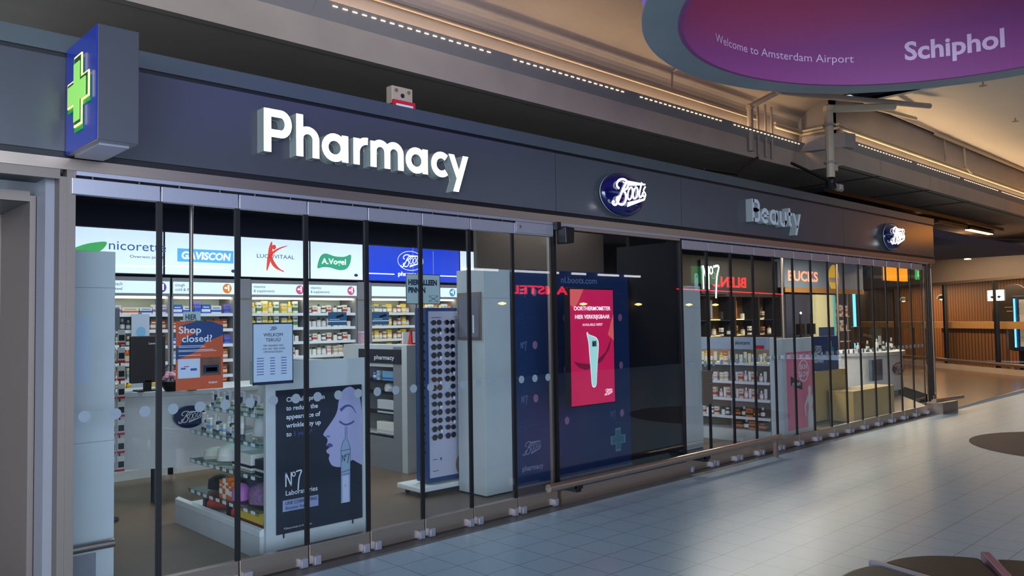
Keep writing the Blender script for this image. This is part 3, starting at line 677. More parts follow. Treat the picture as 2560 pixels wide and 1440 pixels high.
# arrow capsule
t = thing('arrow_sign', 'cream capsule shaped sign with a curved arrow, at the left of the right glass front', 'sign', loc=(7.62, .05, 1.98))
flat('capsule', [(.035*math.cos(a)+.04, (.06 if a < PI else -.06)+.035*math.sin(a)+.09) for a in [2*PI*k/28 for k in range(29)]], (0, 0, 0), FRONT, M['white2'], t, thick=.004)
multi('arrow_print', [(0, p) for p in ribbon([(.022, .13), (.045, .15), (.06, .15)], .006)+ribbon([(.045, .165), (.062, .15), (.045, .135)], .006)], (0, -.0055, 0), FRONT, [M['inkblack']], t)

# ================================================================= SCREEN BAY
t = thing('advert_screen', 'upright crimson advertising screen showing a thermometer', 'screen', loc=(5.565, .05, .85))
bevel(obj('housing', MB().box(-.012, .642, .004, .07, -.012, 1.112), M['black'], t), .004)
obj('screen_face', MB().box(0, .63, 0, .004, 0, 1.10), M['pink'], t)
multi('swirl_print', [(0, [(.03, .42), (.1, .36), (.2, .33), (.3, .345), (.45, .41), (.56, .52), (.6, .64), (.5, .49), (.38, .42), (.25, .385), (.12, .40)]), (1, [(0, 1.1), (0, .95), (.06, .92), (.12, .99), (.19, 1.1)]), (1, [(.63, .86), (.63, .60), (.6, .62), (.54, .66), (.59, .78)])], (0, 0, 0), FRONT, [M['pinkdk'], M['pinkor']], t)
th = spline([(.24, .685), (.27, .66), (.35, .635), (.385, .60), (.39, .54), (.375, .42), (.36, .28), (.35, .19), (.32, .165), (.29, .19), (.28, .30), (.265, .46), (.255, .58), (.235, .66)], 5, True)
multi('thermometer_edge', [(0, [(.315+(p[0]-.315)*1.1, .43+(p[1]-.43)*1.03) for p in th])], (0, -.0006, 0), FRONT, [M['whiteprint']], t); multi('thermometer_body', [(0, th)], (0, -.0012, 0), FRONT, [M['mint']], t)
multi('thermometer_display', [(0, rect(.30, .365, .55, .605)), (1, rect(.31, .33, .555, .59)), (1, rect(.34, .35, .555, .6))], (0, -.0018, 0), FRONT, [mat('lcd_grey', '#5f8a84', .4, em=.2), M['inkblack']], t)
text('OORTHERMOMETER', .038, (.315, -.001, .90), FRONT, M['whiteprint'], t, align='CENTER', bold=.025, fit=.54); text('HIER VERKRIJGBAAR', .038, (.315, -.001, .82), FRONT, M['whiteprint'], t, align='CENTER', bold=.025, fit=.51)
text('AVAILABLE HERE*', .025, (.315, -.001, .75), FRONT, M['whiteprint'], t, align='CENTER', bold=.0, fit=.30)
script(.12, (.53, -.0015, .10), FRONT, M['whiteprint'], t)
# navy printed wall
t = thing('printed_wall_panel', 'navy printed display wall with pale logos behind the dark bay', 'display wall', loc=(5.49, .75, 0))
obj('board', MB().box(0, 2.0, 0, .06, .02, 2.18), M['navywall'], t); obj('plinth', MB().box(0, 2.0, -.01, .0, .0, .02), M['greyp'], t)
text('nl.boots.com', .07, (.70, -.001, 2.055), FRONT, M['paleink'], t, bold=.02, fit=.58)
def no7(k, o, m, par, ft=FRONT, em=None):
    S = []
    for q in ([(0, 0), (0, 1)], [(0, 1), (.42, 0)], [(.42, 0), (.42, 1)]): S += ribbon(q, .09)
    S += ribbon(ell(.62, .82, .12, .15, 16), .07, True) + ribbon(spline([(.80, .98), (1.22, 1.0), (1.05, .5), (.95, -.38)]), .10)
    S2 = []
    for p in S:
        p = [(a*k, b_*k) for a, b_ in p]
        if sum(p[i][0]*p[(i+1) % len(p)][1]-p[(i+1) % len(p)][0]*p[i][1] for i in range(len(p))) < 0: p = p[::-1]
        S2.append((0, p))
    return multi('number_logo', S2, o, ft, [m], par, off=.001)
for r in range(7):
    for c in range(5):
        x = .10+c*.46+(.23 if False else 0); z = 1.92-r*.27
        if z < .45: continue
        k = (r+c) % 2
        if k == 0 and (c == 0 or r in (0, 5)): no7(.065, (x, -.001, z), M['paleink'], t)
        if k == 0: flat('pink_badge', ell(x+.20, z+.03, .035, .042, 20), (0, -.0005, 0), FRONT, M['pinkink'], t)
        else:
            multi('faint_roundel', [(0, p) for p in ribbon(ell(x, z+.03, .045, .05, 20), .005, True)]+[(0, rect(x-.03, x+.03, z+.028, z+.033)), (0, rect(x+.12, x+.24, z+.03, z+.036))], (0, -.0005, 0), FRONT, [M['faintink']], t)
script(.26, (.23, -.002, .38), FRONT, M['paleink'], t); text('pharmacy', .055, (.09, -.001, .16), FRONT, M['paleink'], t, bold=.02, fit=.30)
for a, m, of in ((.2, 'mintcross', .001), (.16, 'mintcross2', .002)):
    pass
flat('cross_print_edge', [(x*.55+1.60, y*.55+.31) for x, y in cross(.085, .235)], (0, -.0005, 0), FRONT, mat('pale_teal_ink', '#7fb0b4', .5), t); flat('cross_print', [(x*.45+1.60, y*.45+.31) for x, y in cross(.08, .235)], (0, -.0015, 0), FRONT, mat('teal_ink', '#4c8791', .5), t)
struct('wall_dark_bay', MB().box(7.56, 8.3, .9, .95, 0, 3.06).box(7.325, 7.345, .03, .9, 0, 2.5), M['void'])
struct('wall_bay_upper', MB().box(5.5, 7.56, 1.3, 1.35, 0, 3.06), mat('brown_grey_wall', '#5a5048', .7))

# ================================================================= PRODUCTS
PM = {}
def pm(c):
    if c not in PM: PM[c] = mat('print_'+c, c, .45, vary=.04)
    return PM[c]
PROD = {}
def product(kind, w, d, h, c1, c2):
    k = (kind, round(w, 3), round(d, 3), round(h, 3), c1, c2)
    if k in PROD: return PROD[k]
    mb = MB()
    if kind == 'carton':
        mb.box(-w/2, w/2, -d/2, d/2, 0, h, 0); e = .001
        mb.box(-w/2-e, w/2+e, -d/2-e, d/2+e, h*.22, h*.5, 1)
        mb.quad((-w*.36, -d/2-.0015, h*.66), (w*.36, -d/2-.0015, h*.66), (w*.36, -d/2-.0015, h*.76), (-w*.36, -d/2-.0015, h*.76), 1)
        mb.quad((-w/2-.0015, -d*.36, h*.66), (-w/2-.0015, d*.36, h*.66), (-w/2-.0015, d*.36, h*.76), (-w/2-.0015, -d*.36, h*.76), 1)
    elif kind in ('bottle', 'jar'):
        r = w/2; nk = .45 if kind == 'bottle' else .85; hb = h*(.74 if kind == 'bottle' else .80)
        mb.lathe([(r*.92, 0), (r, h*.03), (r, hb*.93), (r*nk, hb)], (0, 0, 0), 12, 0)
        mb.lathe([(r*1.01, hb*.22), (r*1.01, hb*.70)], (0, 0, 0), 12, 2)
        mb.lathe([(r*nk*1.05, hb), (r*nk*1.05, h*.98), (r*nk*.9, h)], (0, 0, 0), 12, 1)
    elif kind == 'tube':
        mb.lathe([(w*.36, 0), (w*.36, h*.16)], (0, 0, 0), 10, 1); n = len(mb.v)
        mb.lathe([(w*.45, h*.16), (w*.46, h*.4), (w*.5, h*.97), (w*.52, h)], (0, 0, 0), 12, 0, 1, .6)
        mb.lathe([(w*.485, h*.42), (w*.505, h*.7)], (0, 0, 0), 12, 2, 1, .6)
    elif kind == 'bag':
        mb.lathe([(w*.35, 0), (w*.5, h*.18), (w*.52, h*.5), (w*.45, h*.78), (w*.25, h*.92), (w*.3, h)], (0, 0, 0), 14, 0, 1, d/w)
    elif kind == 'sachet':
        mb.prism([(-w/2, 0), (w/2, 0), (w*.47, h*.5), (w/2, h), (-w/2, h), (-w*.47, h*.5)], 'y', -d/2, d/2, 0); mb.quad((-w*.4, -d/2-.001, h*.3), (w*.4, -d/2-.001, h*.3), (w*.4, -d/2-.001, h*.7), (-w*.4, -d/2-.001, h*.7), 1)
    me = mb.mesh(kind, [pm(c1), pm(c2), pm('#dfe0da')]); PROD[k] = me; return me
CN = {}
WORD = {'#2462c8': 'bright blue', '#e8c23a': 'yellow', '#e9e6dc': 'white', '#d8702c': 'orange', '#b84a3e': 'red', '#3c4254': 'dark blue', '#5f8a54': 'green', '#8a72b8': 'lilac', '#b8402f': 'red', '#ead9a8': 'cream',
        '#2a2a2e': 'black', '#d8a0b0': 'pink', '#7fb6d8': 'pale blue', '#c8b090': 'beige', '#b06a3a': 'amber', '#c9ced2': 'silver', '#4aa0a8': 'teal', '#8a3a2a': 'brown', '#d0ccc0': 'ivory'}
def row(place, group, pt0, step, n, recipe, facing, scale=1.0):
    """stand n products from pt0 in direction step; label = what it is + place + where in the row"""
    j = 0; p = Vector(pt0); st = Vector(step); L = st.length; d = st/L; rz = 0 if facing == 'F' else -PI/2
    i = 0; adv = 0.0
    while adv < n:
        kind, w, dd, h, c1, c2 = recipe[(i*7+3*(i//3)) % len(recipe)]
        h2 = round(h*(1+.10*((i*37) % 5-2)/2)/.005)*.005; w = w*scale
        me = product(kind, w, dd, h2, c1, c2)
        o = D.objects.new(kind, me); COL.objects.link(o); q = p+d*(adv+w/2); o.location = q; o.rotation_euler = (0, 0, rz+random.uniform(-.06, .06))
        wd = WORD.get(c1, 'pale'); w2 = WORD.get(c2, 'plain')
        part = {'carton': 'band', 'bottle': 'cap', 'jar': 'lid', 'tube': 'cap', 'bag': 'tie', 'sachet': 'panel'}[kind]
        tag(o, '%s %s, %s %s, %s from left, %s' % (wd, kind, w2, part, ORD[i] if i < 20 else 'last', place), kind, group)
        adv += w+.012+(.03 if i % 5 == 4 else 0); i += 1
    return i
R_blue = [('carton', .10, .07, .115, '#2462c8', '#e9e6dc'), ('bag', .09, .06, .10, '#2462c8', '#e9e6dc'), ('carton', .075, .06, .13, '#8a72b8', '#2462c8'), ('carton', .12, .07, .09, '#e9e6dc', '#2462c8')]
R_pad = [('carton', .16, .09, .11, '#e9e6dc', '#8a72b8'), ('carton', .17, .08, .075, '#e9e6dc', '#d8702c'), ('carton', .13, .08, .07, '#e9e6dc', '#2462c8')]
R_mix = [('carton', .07, .05, .11, '#b84a3e', '#ead9a8'), ('carton', .06, .05, .10, '#5f8a54', '#e9e6dc'), ('carton', .065, .05, .11, '#e9e6dc', '#5f8a54'), ('carton', .08, .05, .12, '#b06a3a', '#e9e6dc'), ('bottle', .05, .05, .12, '#3c4254', '#e9e6dc')]
R_yel = [('bottle', .065, .06, .15, '#e8c23a', '#e8c23a'), ('carton', .07, .06, .14, '#e8c23a', '#e9e6dc'), ('carton', .07, .05, .14, '#ead9a8', '#e8c23a'), ('carton', .06, .05, .14, '#e9e6dc', '#5f8a54')]
R_vit = [('jar', .06, .06, .11, '#e9e6dc', '#3c4254'), ('carton', .055, .05, .11, '#e9e6dc', '#d8a0b0'), ('jar', .055, .05, .10, '#e9e6dc', '#2a2a2e'), ('carton', .06, .05, .12, '#e9e6dc', '#c8b090'), ('bottle', .06, .06, .12, '#d0ccc0', '#3c4254')]
R_vit2 = [('jar', .06, .06, .10, '#3c4254', '#e9e6dc'), ('jar', .055, .06, .105, '#e9e6dc', '#5f8a54'), ('bottle', .055, .05, .11, '#e9e6dc', '#3c4254'), ('carton', .06, .05, .10, '#e9e6dc', '#b84a3e')]
R_amb = [('jar', .06, .06, .11, '#b06a3a', '#e9e6dc'), ('bottle', .05, .05, .12, '#8a3a2a', '#ead9a8'), ('jar', .055, .05, .10, '#c8b090', '#8a3a2a'), ('carton', .065, .05, .12, '#e8c23a', '#e9e6dc')]
R_bab = [('carton', .08, .06, .13, '#e9e6dc', '#7fb6d8'), ('tube', .05, .04, .13, '#e9e6dc', '#3c4254'), ('bottle', .055, .05, .13, '#e9e6dc', '#e8c23a'), ('carton', .06, .05, .11, '#d8702c', '#e9e6dc')]
R_skin = [('tube', .05, .04, .14, '#e9e6dc', '#c9ced2'), ('carton', .06, .05, .12, '#e9e6dc', '#d8a0b0'), ('bottle', .05, .05, .13, '#d8a0b0', '#e9e6dc'), ('carton', .06, .05, .13, '#d0ccc0', '#b84a3e')]
R_sun = [('bottle', .06, .05, .17, '#d8702c', '#d8702c'), ('carton', .06, .05, .15, '#d8702c', '#e9e6dc'), ('bottle', .055, .05, .14, '#e8c23a', '#e8c23a'), ('tube', .055, .04, .14, '#ead9a8', '#5f8a54')]
R_men = [('carton', .08, .06, .12, '#2a2a2e', '#d8702c'), ('bottle', .06, .05, .13, '#2a2a2e', '#c9ced2'), ('carton', .10, .07, .10, '#d8702c', '#2a2a2e')]

def bay(x0, x1, name, cat_label, shelves, y0=4.2, y1=4.6, top=2.0):
    t = thing('wall_shelving', cat_label, 'shelving', 'lit wall shelving bays', (x0, y0, 0)); w = x1-x0
    obj('back_panel', MB().box(0, w, y1-y0, y1-y0+.02, .1, top), M['backp'], t)
    for x in (0, w-.02): obj('side_panel', MB().box(x, x+.02, 0, y1-y0, 0, 2.2), M['greyp'], t)
    obj('plinth', MB().box(0, w, .0, y1-y0, 0, .1), M['white'], t)
    obj('header_frame', MB().box(0, w, -.01, .12, 2.0, 2.21), M['greyp'], t)
    obj('top_lamp', MB().box(.03, w-.03, .05, .08, 1.975, 1.995), M['shelflamp'], t)
    for i, z in enumerate(shelves):
        s = obj('shelf', MB().box(.021, w-.021, .02, y1-y0, z-.018, z), M['white2'], t)
        obj('price_rail', MB().prism([(0, z-.03), (.02, z-.03), (.02, z+.006), (.006, z+.006)], 'x', .021, w-.021), M['whiteink'], s)
        if z < 1.7: obj('shelf_lamp', MB().box(.04, w-.04, .05, .062, z-.03, z-.022), M['shelfdim'], s)
    return t
M['shelfdim'] = mat('dim_shelf_tube', '#fff8dc', .4, em=2.2, emcol='#fff4d4')
SH = [.30, .52, .74, .93, 1.08, 1.26, 1.44, 1.62, 1.80]
bays = [(2.72, 3.42, 'stomach', 'shelving bay under the header ending in a purple badge, left of the cough bay', [R_pad, R_mix, R_mix, R_sun, R_bab, R_yel, R_mix, R_men, R_mix]),
        (3.44, 4.18, 'cough', 'shelving bay under the cough and cold header with orange badge', [R_blue, R_mix, R_blue, R_bab, R_mix, R_mix, R_mix, R_mix, R_mix]),
        (4.38, 5.13, 'left vitamins', 'shelving bay under the left vitamins header', [R_yel, R_yel, R_vit, R_vit2, R_vit, R_vit2, R_vit, R_vit, R_vit]),
        (5.15, 5.88, 'right vitamins', 'shelving bay under the right vitamins header', [R_vit2, R_vit, R_vit2, R_vit, R_vit2, R_vit, R_vit, R_vit, R_vit]),
        (6.10, 6.86, 'sport', 'shelving bay under the header with the grey round badge, behind the pharmacy island', [R_amb, R_amb, R_amb, R_amb, R_amb, R_vit, R_vit, R_vit, R_vit]),
        (6.88, 7.62, 'baby', 'shelving bay under the header with the blue baby badge', [R_bab, R_bab, R_bab, R_bab, R_bab, R_vit, R_vit, R_vit, R_vit])]
SN = ['top', 'second', 'third', 'fourth', 'fifth', 'sixth', 'seventh', 'eighth', 'lowest']
for x0, x1, nm, lab, rec in bays:
    bay(x0, x1, nm, lab, SH)
    lo = 9 if nm == 'stomach' else 6 if nm == 'cough' else 5
    for k in range(lo):
        z = SH[-1-k]
        row('%s shelf of the %s bay' % (SN[k], nm), 'products on the %s shelf of the %s bay' % (SN[k], nm), (x0+.04, 4.30, z), (1, 0, 0), x1-x0-.13, rec[k], 'F')
# columns between bays
for x0, x1, w_ in ((4.185, 4.375, 'grey laminate column between the cough bay and the vitamins bays'), (5.885, 6.095, 'grey laminate column between the vitamins and sport bays')):
    t = thing('shelving_column', w_, 'column', loc=(x0, 4.19, 0)); obj('casing', MB().box(0, x1-x0, 0, .45, 0, 2.22), M['greyp'], t); obj('edge_trim', MB().box(0, x1-x0, -.005, 0, 1.97, 1.985), M['steel'], t)
# header strips
def header(x0, x1, lines, badge, label, z0=2.03, z1=2.165, y=4.185):
    t = thing('category_header', label, 'sign', 'lit category headers over the shelves', (x0, y, z0)); w = x1-x0; h = z1-z0
    obj('light_panel', MB().box(.01, w-.01, 0, .004, 0, h), M['header'], t)
    for i, s_ in enumerate(lines): text(s_, .034, (.03, -.001, h-.052-i*.052), FRONT, M['ink'], t, bold=.0)
    if badge:
        c, r = badge; flat('badge', ell(w-.10, h/2, r, r*1.05, 28), (0, -.0005, 0), FRONT, c, t)
        multi('badge_symbol', [(0, ell(w-.115, h/2+.006, .02, .012, 14)), (0, rect(w-.09, w-.075, h/2-.03, h/2+.02)), (0, ell(w-.085, h/2+.03, .012, .012, 12))], (0, -.002, 0), FRONT, [M['whiteprint']], t)
BD = lambda n, c: mat('badge_'+n, c, .4, em=.45)
header(2.72, 3.42, ['stomach', '& bowel'], (BD('purple', '#5a3f9a'), .055), 'lit header with purple round badge, partly behind the second black mullion')
header(3.44, 4.18, ['cough', 'cold & flu'], (BD('orange', '#d07a3a'), .055), 'lit header reading cough cold with orange round badge')
header(4.38, 5.13, ['vitamins', '& supplements'], (BD('rose', '#c0507a'), .055), 'lit header reading vitamins & supplements, left one of two')
header(5.15, 5.88, ['vitamins', '& supplements'], (BD('rose', '#c0507a'), .055), 'lit header reading vitamins & supplements, right one of two')
header(6.10, 6.86, [], (BD('grey', '#8a9078'), .045), 'lit header with a pale grey round badge')
header(6.88, 7.62, [], (BD('blue', '#3a8ac0'), .055), 'lit header with a light blue round badge, right of the hanging notice')
# lightboxes
def lightbox(x0, x1, m, label, z0=2.245, z1=2.72, y=4.16):
    t = thing('lightbox', label, 'lightbox', 'lightboxes above the shelves', (x0, y, z0)); obj('casing', MB().box(0, x1-x0, .004, .12, -.012, z1-z0+.012), M['black'], t)
    obj('lit_face', MB().box(.006, x1-x0-.006, 0, .004, 0, z1-z0), m, t); return t
Wt = M['whiteprint']
CI = lambda n, c, e=.55: mat('lit_'+n, c, .4, em=e)
t = lightbox(1.95, 3.335, M['lightbox'], 'white lightbox with large dark blue lettering and a green leaf'); F0 = (0, -.001, 0)
text('nicorette', .105, (.80, -.001, .25), FRONT, CI('navyblue', '#1d5a8c', .3), t, bold=.0, fit=.60); text('Overwin jezelf', .032, (1.02, -.001, .17), FRONT, M['ink'], t, fit=.36)
flat('leaf', spline([(.30, .19), (.45, .24), (.60, .30), (.78, .33), (.76, .26), (.68, .21), (.5, .19)], 5, True), F0, FRONT, CI('leafgreen', '#3fae5a', .4), t); multi('stripe', [(0, rect(0, 1.38, .075, .085))], F0, FRONT, [Wt], t)
t = lightbox(3.345, 4.225, M['lightbox'], 'white lightbox with white slanted lettering in a light blue rectangle')
flat('blue_block', [(.14, .15), (.80, .15), (.80, .30), (.14, .30)], F0, FRONT, CI('skyblue', '#58b0e6', .5), t)
text('GAVISCON', .085, (.18, -.002, .185), FRONT, Wt, t, bold=.035, fit=.58, shear=.15); flat('small_oval', ell(.80, .06, .028, .02, 20), F0, FRONT, M['navywall'], t); multi('stripe', [(0, rect(0, .7, .09, .098))], F0, FRONT, [Wt], t)
t = lightbox(4.235, 5.155, M['lightbox'], 'white lightbox with a red leaping figure across dark thin lettering')
text('LUCOVITAAL', .050, (.20, -.001, .235), FRONT, CI('slate', '#2d5a60', .15), t, fit=.50); RD = CI('coralred', '#e0483c', .45)
fig = ribbon(spline([(.40, .44), (.385, .36), (.38, .28), (.36, .2), (.335, .08)]), .035, taper=lambda u: .3+1.4*math.sin(PI*u)) + ribbon(spline([(.61, .40), (.50, .36), (.41, .30), (.385, .26)]), .03, taper=lambda u: .25+1.2*u) + ribbon(spline([(.39, .27), (.41, .19), (.47, .12), (.56, .075)]), .04, taper=lambda u: .4+.8*math.sin(PI*min(1, u*1.2)))
multi('leaping_figure', [(0, p) for p in fig]+[(0, ell(.43, .375, .028, .03, 18))], (0, -.0015, 0), FRONT, [RD], t)
t = lightbox(5.165, 5.955, M['lightbox'], 'white lightbox with white lettering in a green leaf shape')
flat('green_leaf', spline([(.10, .14), (.14, .28), (.22, .33), (.36, .30), (.50, .30), (.60, .33), (.59, .22), (.53, .14), (.42, .12), (.28, .15), (.18, .15)], 5, True), F0, FRONT, CI('vogelgreen', '#2fa37c', .45), t)
text('A.Vogel', .075, (.165, -.003, .195), FRONT, Wt, t, bold=.02, fit=.36); flat('small_oval', ell(.68, .06, .03, .02, 20), F0, FRONT, M['navywall'], t)
t = lightbox(5.965, 7.645, M['lightboxblue'], 'wide bright blue lightbox with white oval script logo and pharmacy')
multi('oval_outline', [(0, p) for p in ribbon(ell(.78, .29, .22, .135, 40), .007, True)], F0, FRONT, [Wt], t); script(.36, (.78, -.002, .285), FRONT, Wt, t)
text('pharmacy', .06, (.56, -.001, .075), FRONT, Wt, t, bold=.03, fit=.42); multi('stripe', [(0, rect(.02, .50, .085, .10)), (0, rect(1.08, 1.66, .085, .10))], F0, FRONT, [Wt], t)
t = lightbox(7.655, 8.5, M['lightbox'], 'white lightbox sliver right of the blue one, behind the white pillar'); text('FIRST AID', .05, (.03, -.001, .1), FRONT, M['red'], t, bold=.02)

# ================================================================= LEFT INTERIOR
t = thing('tall_white_cabinet', 'tall white cabinet close behind the first glass panel', 'cabinet', loc=(1.31, .35, 0))
bevel(obj('body', MB().box(0, .345, 0, .4, 0, 2.13), M['white'], t), .004)
obj('seam', MB().box(0, .346, -.001, .401, 1.90, 1.903).box(0, .346, -.001, .401, .95, .953), M['greyp'], t)
smooth(obj('bumper_rail', MB().tube((0, -.05, .33), (.33, -.05, .33), .026, 14), M['steel'], t)); obj('plinth_door', MB().box(.0, .24, -.004, 0, .02, .28), M['greyp'], t)
obj('front_poster', MB().box(.03, .20, -.003, 0, 1.32, 1.72), M['poster'], t)
t = thing('grey_column', 'square grey structural column rising behind the tall white cabinet', 'column', loc=(2.05, 3.2, 0)); obj('shaft', MB().box(0, .10, 0, .3, 0, 3.06), M['greyp'], t); obj('base_trim', MB().box(-.005, .105, -.005, .305, 0, .1), M['steel'], t)
# security camera cluster over the left
t = thing('security_camera', 'small dark camera unit hung above the tall white cabinet', 'camera', loc=(1.62, 2.2, 2.62))
obj('body', MB().box(0, .2, 0, .1, 0, .1), M['black'], t); obj('bracket', MB().box(.06, .14, .02, .08, .1, .2), M['pipe'], t); obj('lens', MB().tube((.1, 0, .05), (.1, -.03, .05), .03, 12), M['void'], t); obj('ceiling_rod', MB().tube((.1, .05, .2), (.1, .05, .44), .01, 8), M['pipe'], t)
# narrow hanging banner
t = thing('hanging_banner', 'narrow pale banner with pink and green fruit picture before the stomach bay', 'banner', loc=(3.0, 4.178, .98))
obj('sheet', MB().box(0, .19, 0, .004, 0, .82), M['poster'], t); obj('hook', MB().box(.08, .11, .004, .022, .80, .84), M['steel'], t)
multi('fruit_picture', [(0, ell(.09, .45, .035, .07, 20)), (1, ell(.07, .30, .03, .09, 20)), (2, ell(.12, .22, .03, .05, 20)), (1, ell(.13, .40, .02, .05, 16)), (3, ell(.10, .62, .05, .06, 20)), (2, ell(.11, .10, .04, .03, 20))], (0, -.0005, 0), FRONT, [pm('#d8a0b0'), pm('#5f8a54'), pm('#c8b090'), pm('#7fb6d8')], t, step=.0003)
# spinner rack with carded packs
t = thing('spinner_rack', 'slim black spinner rack of small carded packs beside the tall cabinet', 'rack', loc=(2.20, 2.40, 0))
obj('base', MB().lathe([(.12, 0), (.12, .02), (.03, .05)], (0, 0, 0), 20), M['black'], t); obj('pole', MB().tube((0, 0, .05), (0, 0, 1.85), .015, 12), M['steel'], t)
obj('top_sign', MB().box(-.02, .12, -.01, .01, 1.62, 1.82), M['greyp'], t); obj('mesh_arm', MB().path([(0, 0, .42), (.12, -.02, .42), (.12, -.02, 1.6), (0, 0, 1.6)], .006, 6), M['black'], t)
cp = MB().box(-.03, .03, -.004, .004, 0, .13, 0).box(-.03, .03, -.006, -.004, 0, .02, 1).box(-.022, .022, -.016, -.004, .035, .085, 2).mesh('carded_pack', [pm('#e9e6dc'), M['red'], M['inkblack']])
for i in range(8):
    for s in (0, 1):
        o = D.objects.new('carded_pack', cp); COL.objects.link(o); o.location = (2.24+s*.075, 2.33, .42+i*.155); tag(o, 'carded pack on the spinner rack, %s, %s row from the bottom' % (('inner column', 'outer column')[s], ORD[i]), 'pack', 'carded packs on the spinner rack')
# curved counter
t = thing('curved_counter', 'white curved service counter on a dark leg with navy oval sign', 'counter', loc=(3.35, 2.95, 0))
body = [(-.9+.0, .45)]+[(.95*math.cos(a)-.0, .62*math.sin(a)+.3) for a in [PI+k*PI/24 for k in range(25)]]+[(.95, .45)]
smooth(obj('body', MB().prism(body, 'z', .33, 1.0), M['white2'], t)); bevel(obj('worktop', MB().prism([(x*1.04, y*1.04) for x, y in body], 'z', 1.0, 1.05), M['white'], t), .006)
for x in (-.55, .6): smooth(obj('leg', MB().tube((x, -.05, 0), (x, -.05, .34), .035, 14), M['black'], t))
obj('oval_sign', MB().prism(ell(-.33, .80, .15, .105, 36), 'y', -.335, -.30), M['navy'], t); script(.22, (-.33, -.337, .80), FRONT, Wt if False else M['whiteink'], t)
t = thing('computer_monitor', 'dark back of a computer monitor on the curved counter, behind the second panel', 'monitor', loc=(2.72, 2.85, 1.05))
bevel(obj('housing', MB().box(-.16, .16, 0, .04, .08, .52), mat('dark_plastic', '#2c2628', .4), t), .008); obj('stand', MB().box(-.03, .03, .0, .05, 0, .1), M['black'], t); obj('foot', MB().box(-.1, .1, -.05, .12, 0, .012), M['black'], t)
text('Lenovo', .022, (.0, -.001, .44), FRONT, M['whiteink'], t, bold=.01)
t = thing('card_terminal', 'black card terminal with coiled cable on the curved counter', 'terminal', loc=(3.02, 2.60, 1.05))
bevel(obj('body', MB().prism([(-.05, 0), (.05, 0), (.05, .05), (-.05, .10)], 'x', -.04, .04), M['black'], t), .006)
obj('cable', MB().path([(.04+.012*math.cos(k*.9), .0+.012*math.sin(k*.9), .1-k*.002) for k in range(40)], .004, 6), M['black'], t)
t = thing('flower_basket', 'pink flowers in a dark basket on the curved counter', 'basket', loc=(2.86, 2.66, 1.05))
obj('basket', MB().lathe([(.05, 0), (.08, .05), (.09, .09)], (0, 0, 0), 16), M['black'], t)
for k in range(7): a = k*.9; obj('flower', MB().lathe([(.005, 0), (.03, .02), (.02, .05), (.004, .055)], (.05*math.cos(a), .05*math.sin(a), .09+.02*(k % 3)), 10), pm('#d8a0b0'), t)
obj('handle', MB().path([(.09*math.cos(PI*k/10), 0, .09+.16*math.sin(PI*k/10)) for k in range(11)], .005, 6), M['black'], t)

# ================================================================= GONDOLA WITH SERUM POSTER
t = thing('gondola', 'double sided white gondola with glass shelves and a wide end panel by the glass', 'shelving', loc=(2.62, .32, 0))
bevel(obj('end_panel', MB().box(.03, .87, 0, .04, .02, 1.39), M['white'], t), .003)
obj('spine', MB().box(.43, .45, .04, .95, .12, 1.36), M['white2'], t)
obj('top_cap', MB().box(.38, .52, .04, .95, 1.36, 1.39), M['white'], t)
obj('base', MB().box(0, .84, .04, 1.60, .0, .155), M['white'], t)
obj('back_upright', MB().box(.42, .46, 1.24, 1.28, .15, 1.06), M['white'], t)
bevel(obj('base_lip', MB().prism([(0, .155), (.0, .20), (.03, .215), (.055, .19), (.055, .155)], 'y', .04, 1.60), M['white2'], t), .004)
GS = [(.33, 1.30), (.575, 1.27), (.81, 1.27), (1.02, 1.10)]
for z, y1 in GS:
    s = obj('glass_shelf', MB().box(.0, .43, .05, y1, z-.012, z), M['shelfglass'], t); obj('price_rail', MB().box(-.006, 0, .05, y1, z-.028, z+.006), M['shelfglass'], s)
    for k in range(10): obj('price_ticket', MB().box(-.008, -.006, .10+k*.12, .16+k*.12, z-.024, z+.0), M['whiteink'], s) if .16+k*.12 < y1 else None
obj('header_board', MB().box(.36, .37, .10, .95, 1.17, 1.36), mat('pale_green_board', '#a9bfae', .5), t)
text('travel essentials', .045, (.357, .85, 1.27), LEFT, M['ink'], t, fit=.6)
poster_t = thing('serum_poster', 'dark poster with a pale face profile and serum ampoule on the gondola end', 'poster', loc=(2.72, .30, .165))
PW, PH = .71, 1.02
obj('board', MB().box(0, PW, 0, .012, 0, PH), M['posterdark'], poster_t); 
for x in (.05, .62): obj('clip', MB().box(x, x+.008, 0, .006, -.03, 0), M['inkblack'], poster_t)
for i, s_ in enumerate(('Clinically proven', 'to reduce the', 'appearance of', 'wrinkles by up')): text(s_, .034, (.075, -.001, .935-i*.062), FRONT, M['whiteink'], poster_t, bold=.025, fit=(.31, .255, .275, .28)[i])
text('to', .034, (.075, -.001, .687), FRONT, M['whiteink'], poster_t, bold=.025); text('5 years*', .034, (.13, -.001, .687), FRONT, M['facedk'], poster_t, bold=.015)
pr = spline([(.71, .80), (.69, .93), (.63, 1.00), (.58, 1.005), (.53, .97), (.505, .90), (.495, .84), (.47, .79), (.42, .73), (.385, .69), (.375, .665), (.40, .645), (.41, .62), (.40, .585), (.425, .57), (.40, .55), (.405, .53), (.425, .515), (.42, .48), (.45, .43), (.52, .41), (.58, .42), (.62, .45), (.66, .43), (.71, .40)], 6)
flat('face_print', pr+[(.71, .40), (.71, .80)], (0, -.0002, 0), FRONT, M['face'], poster_t)
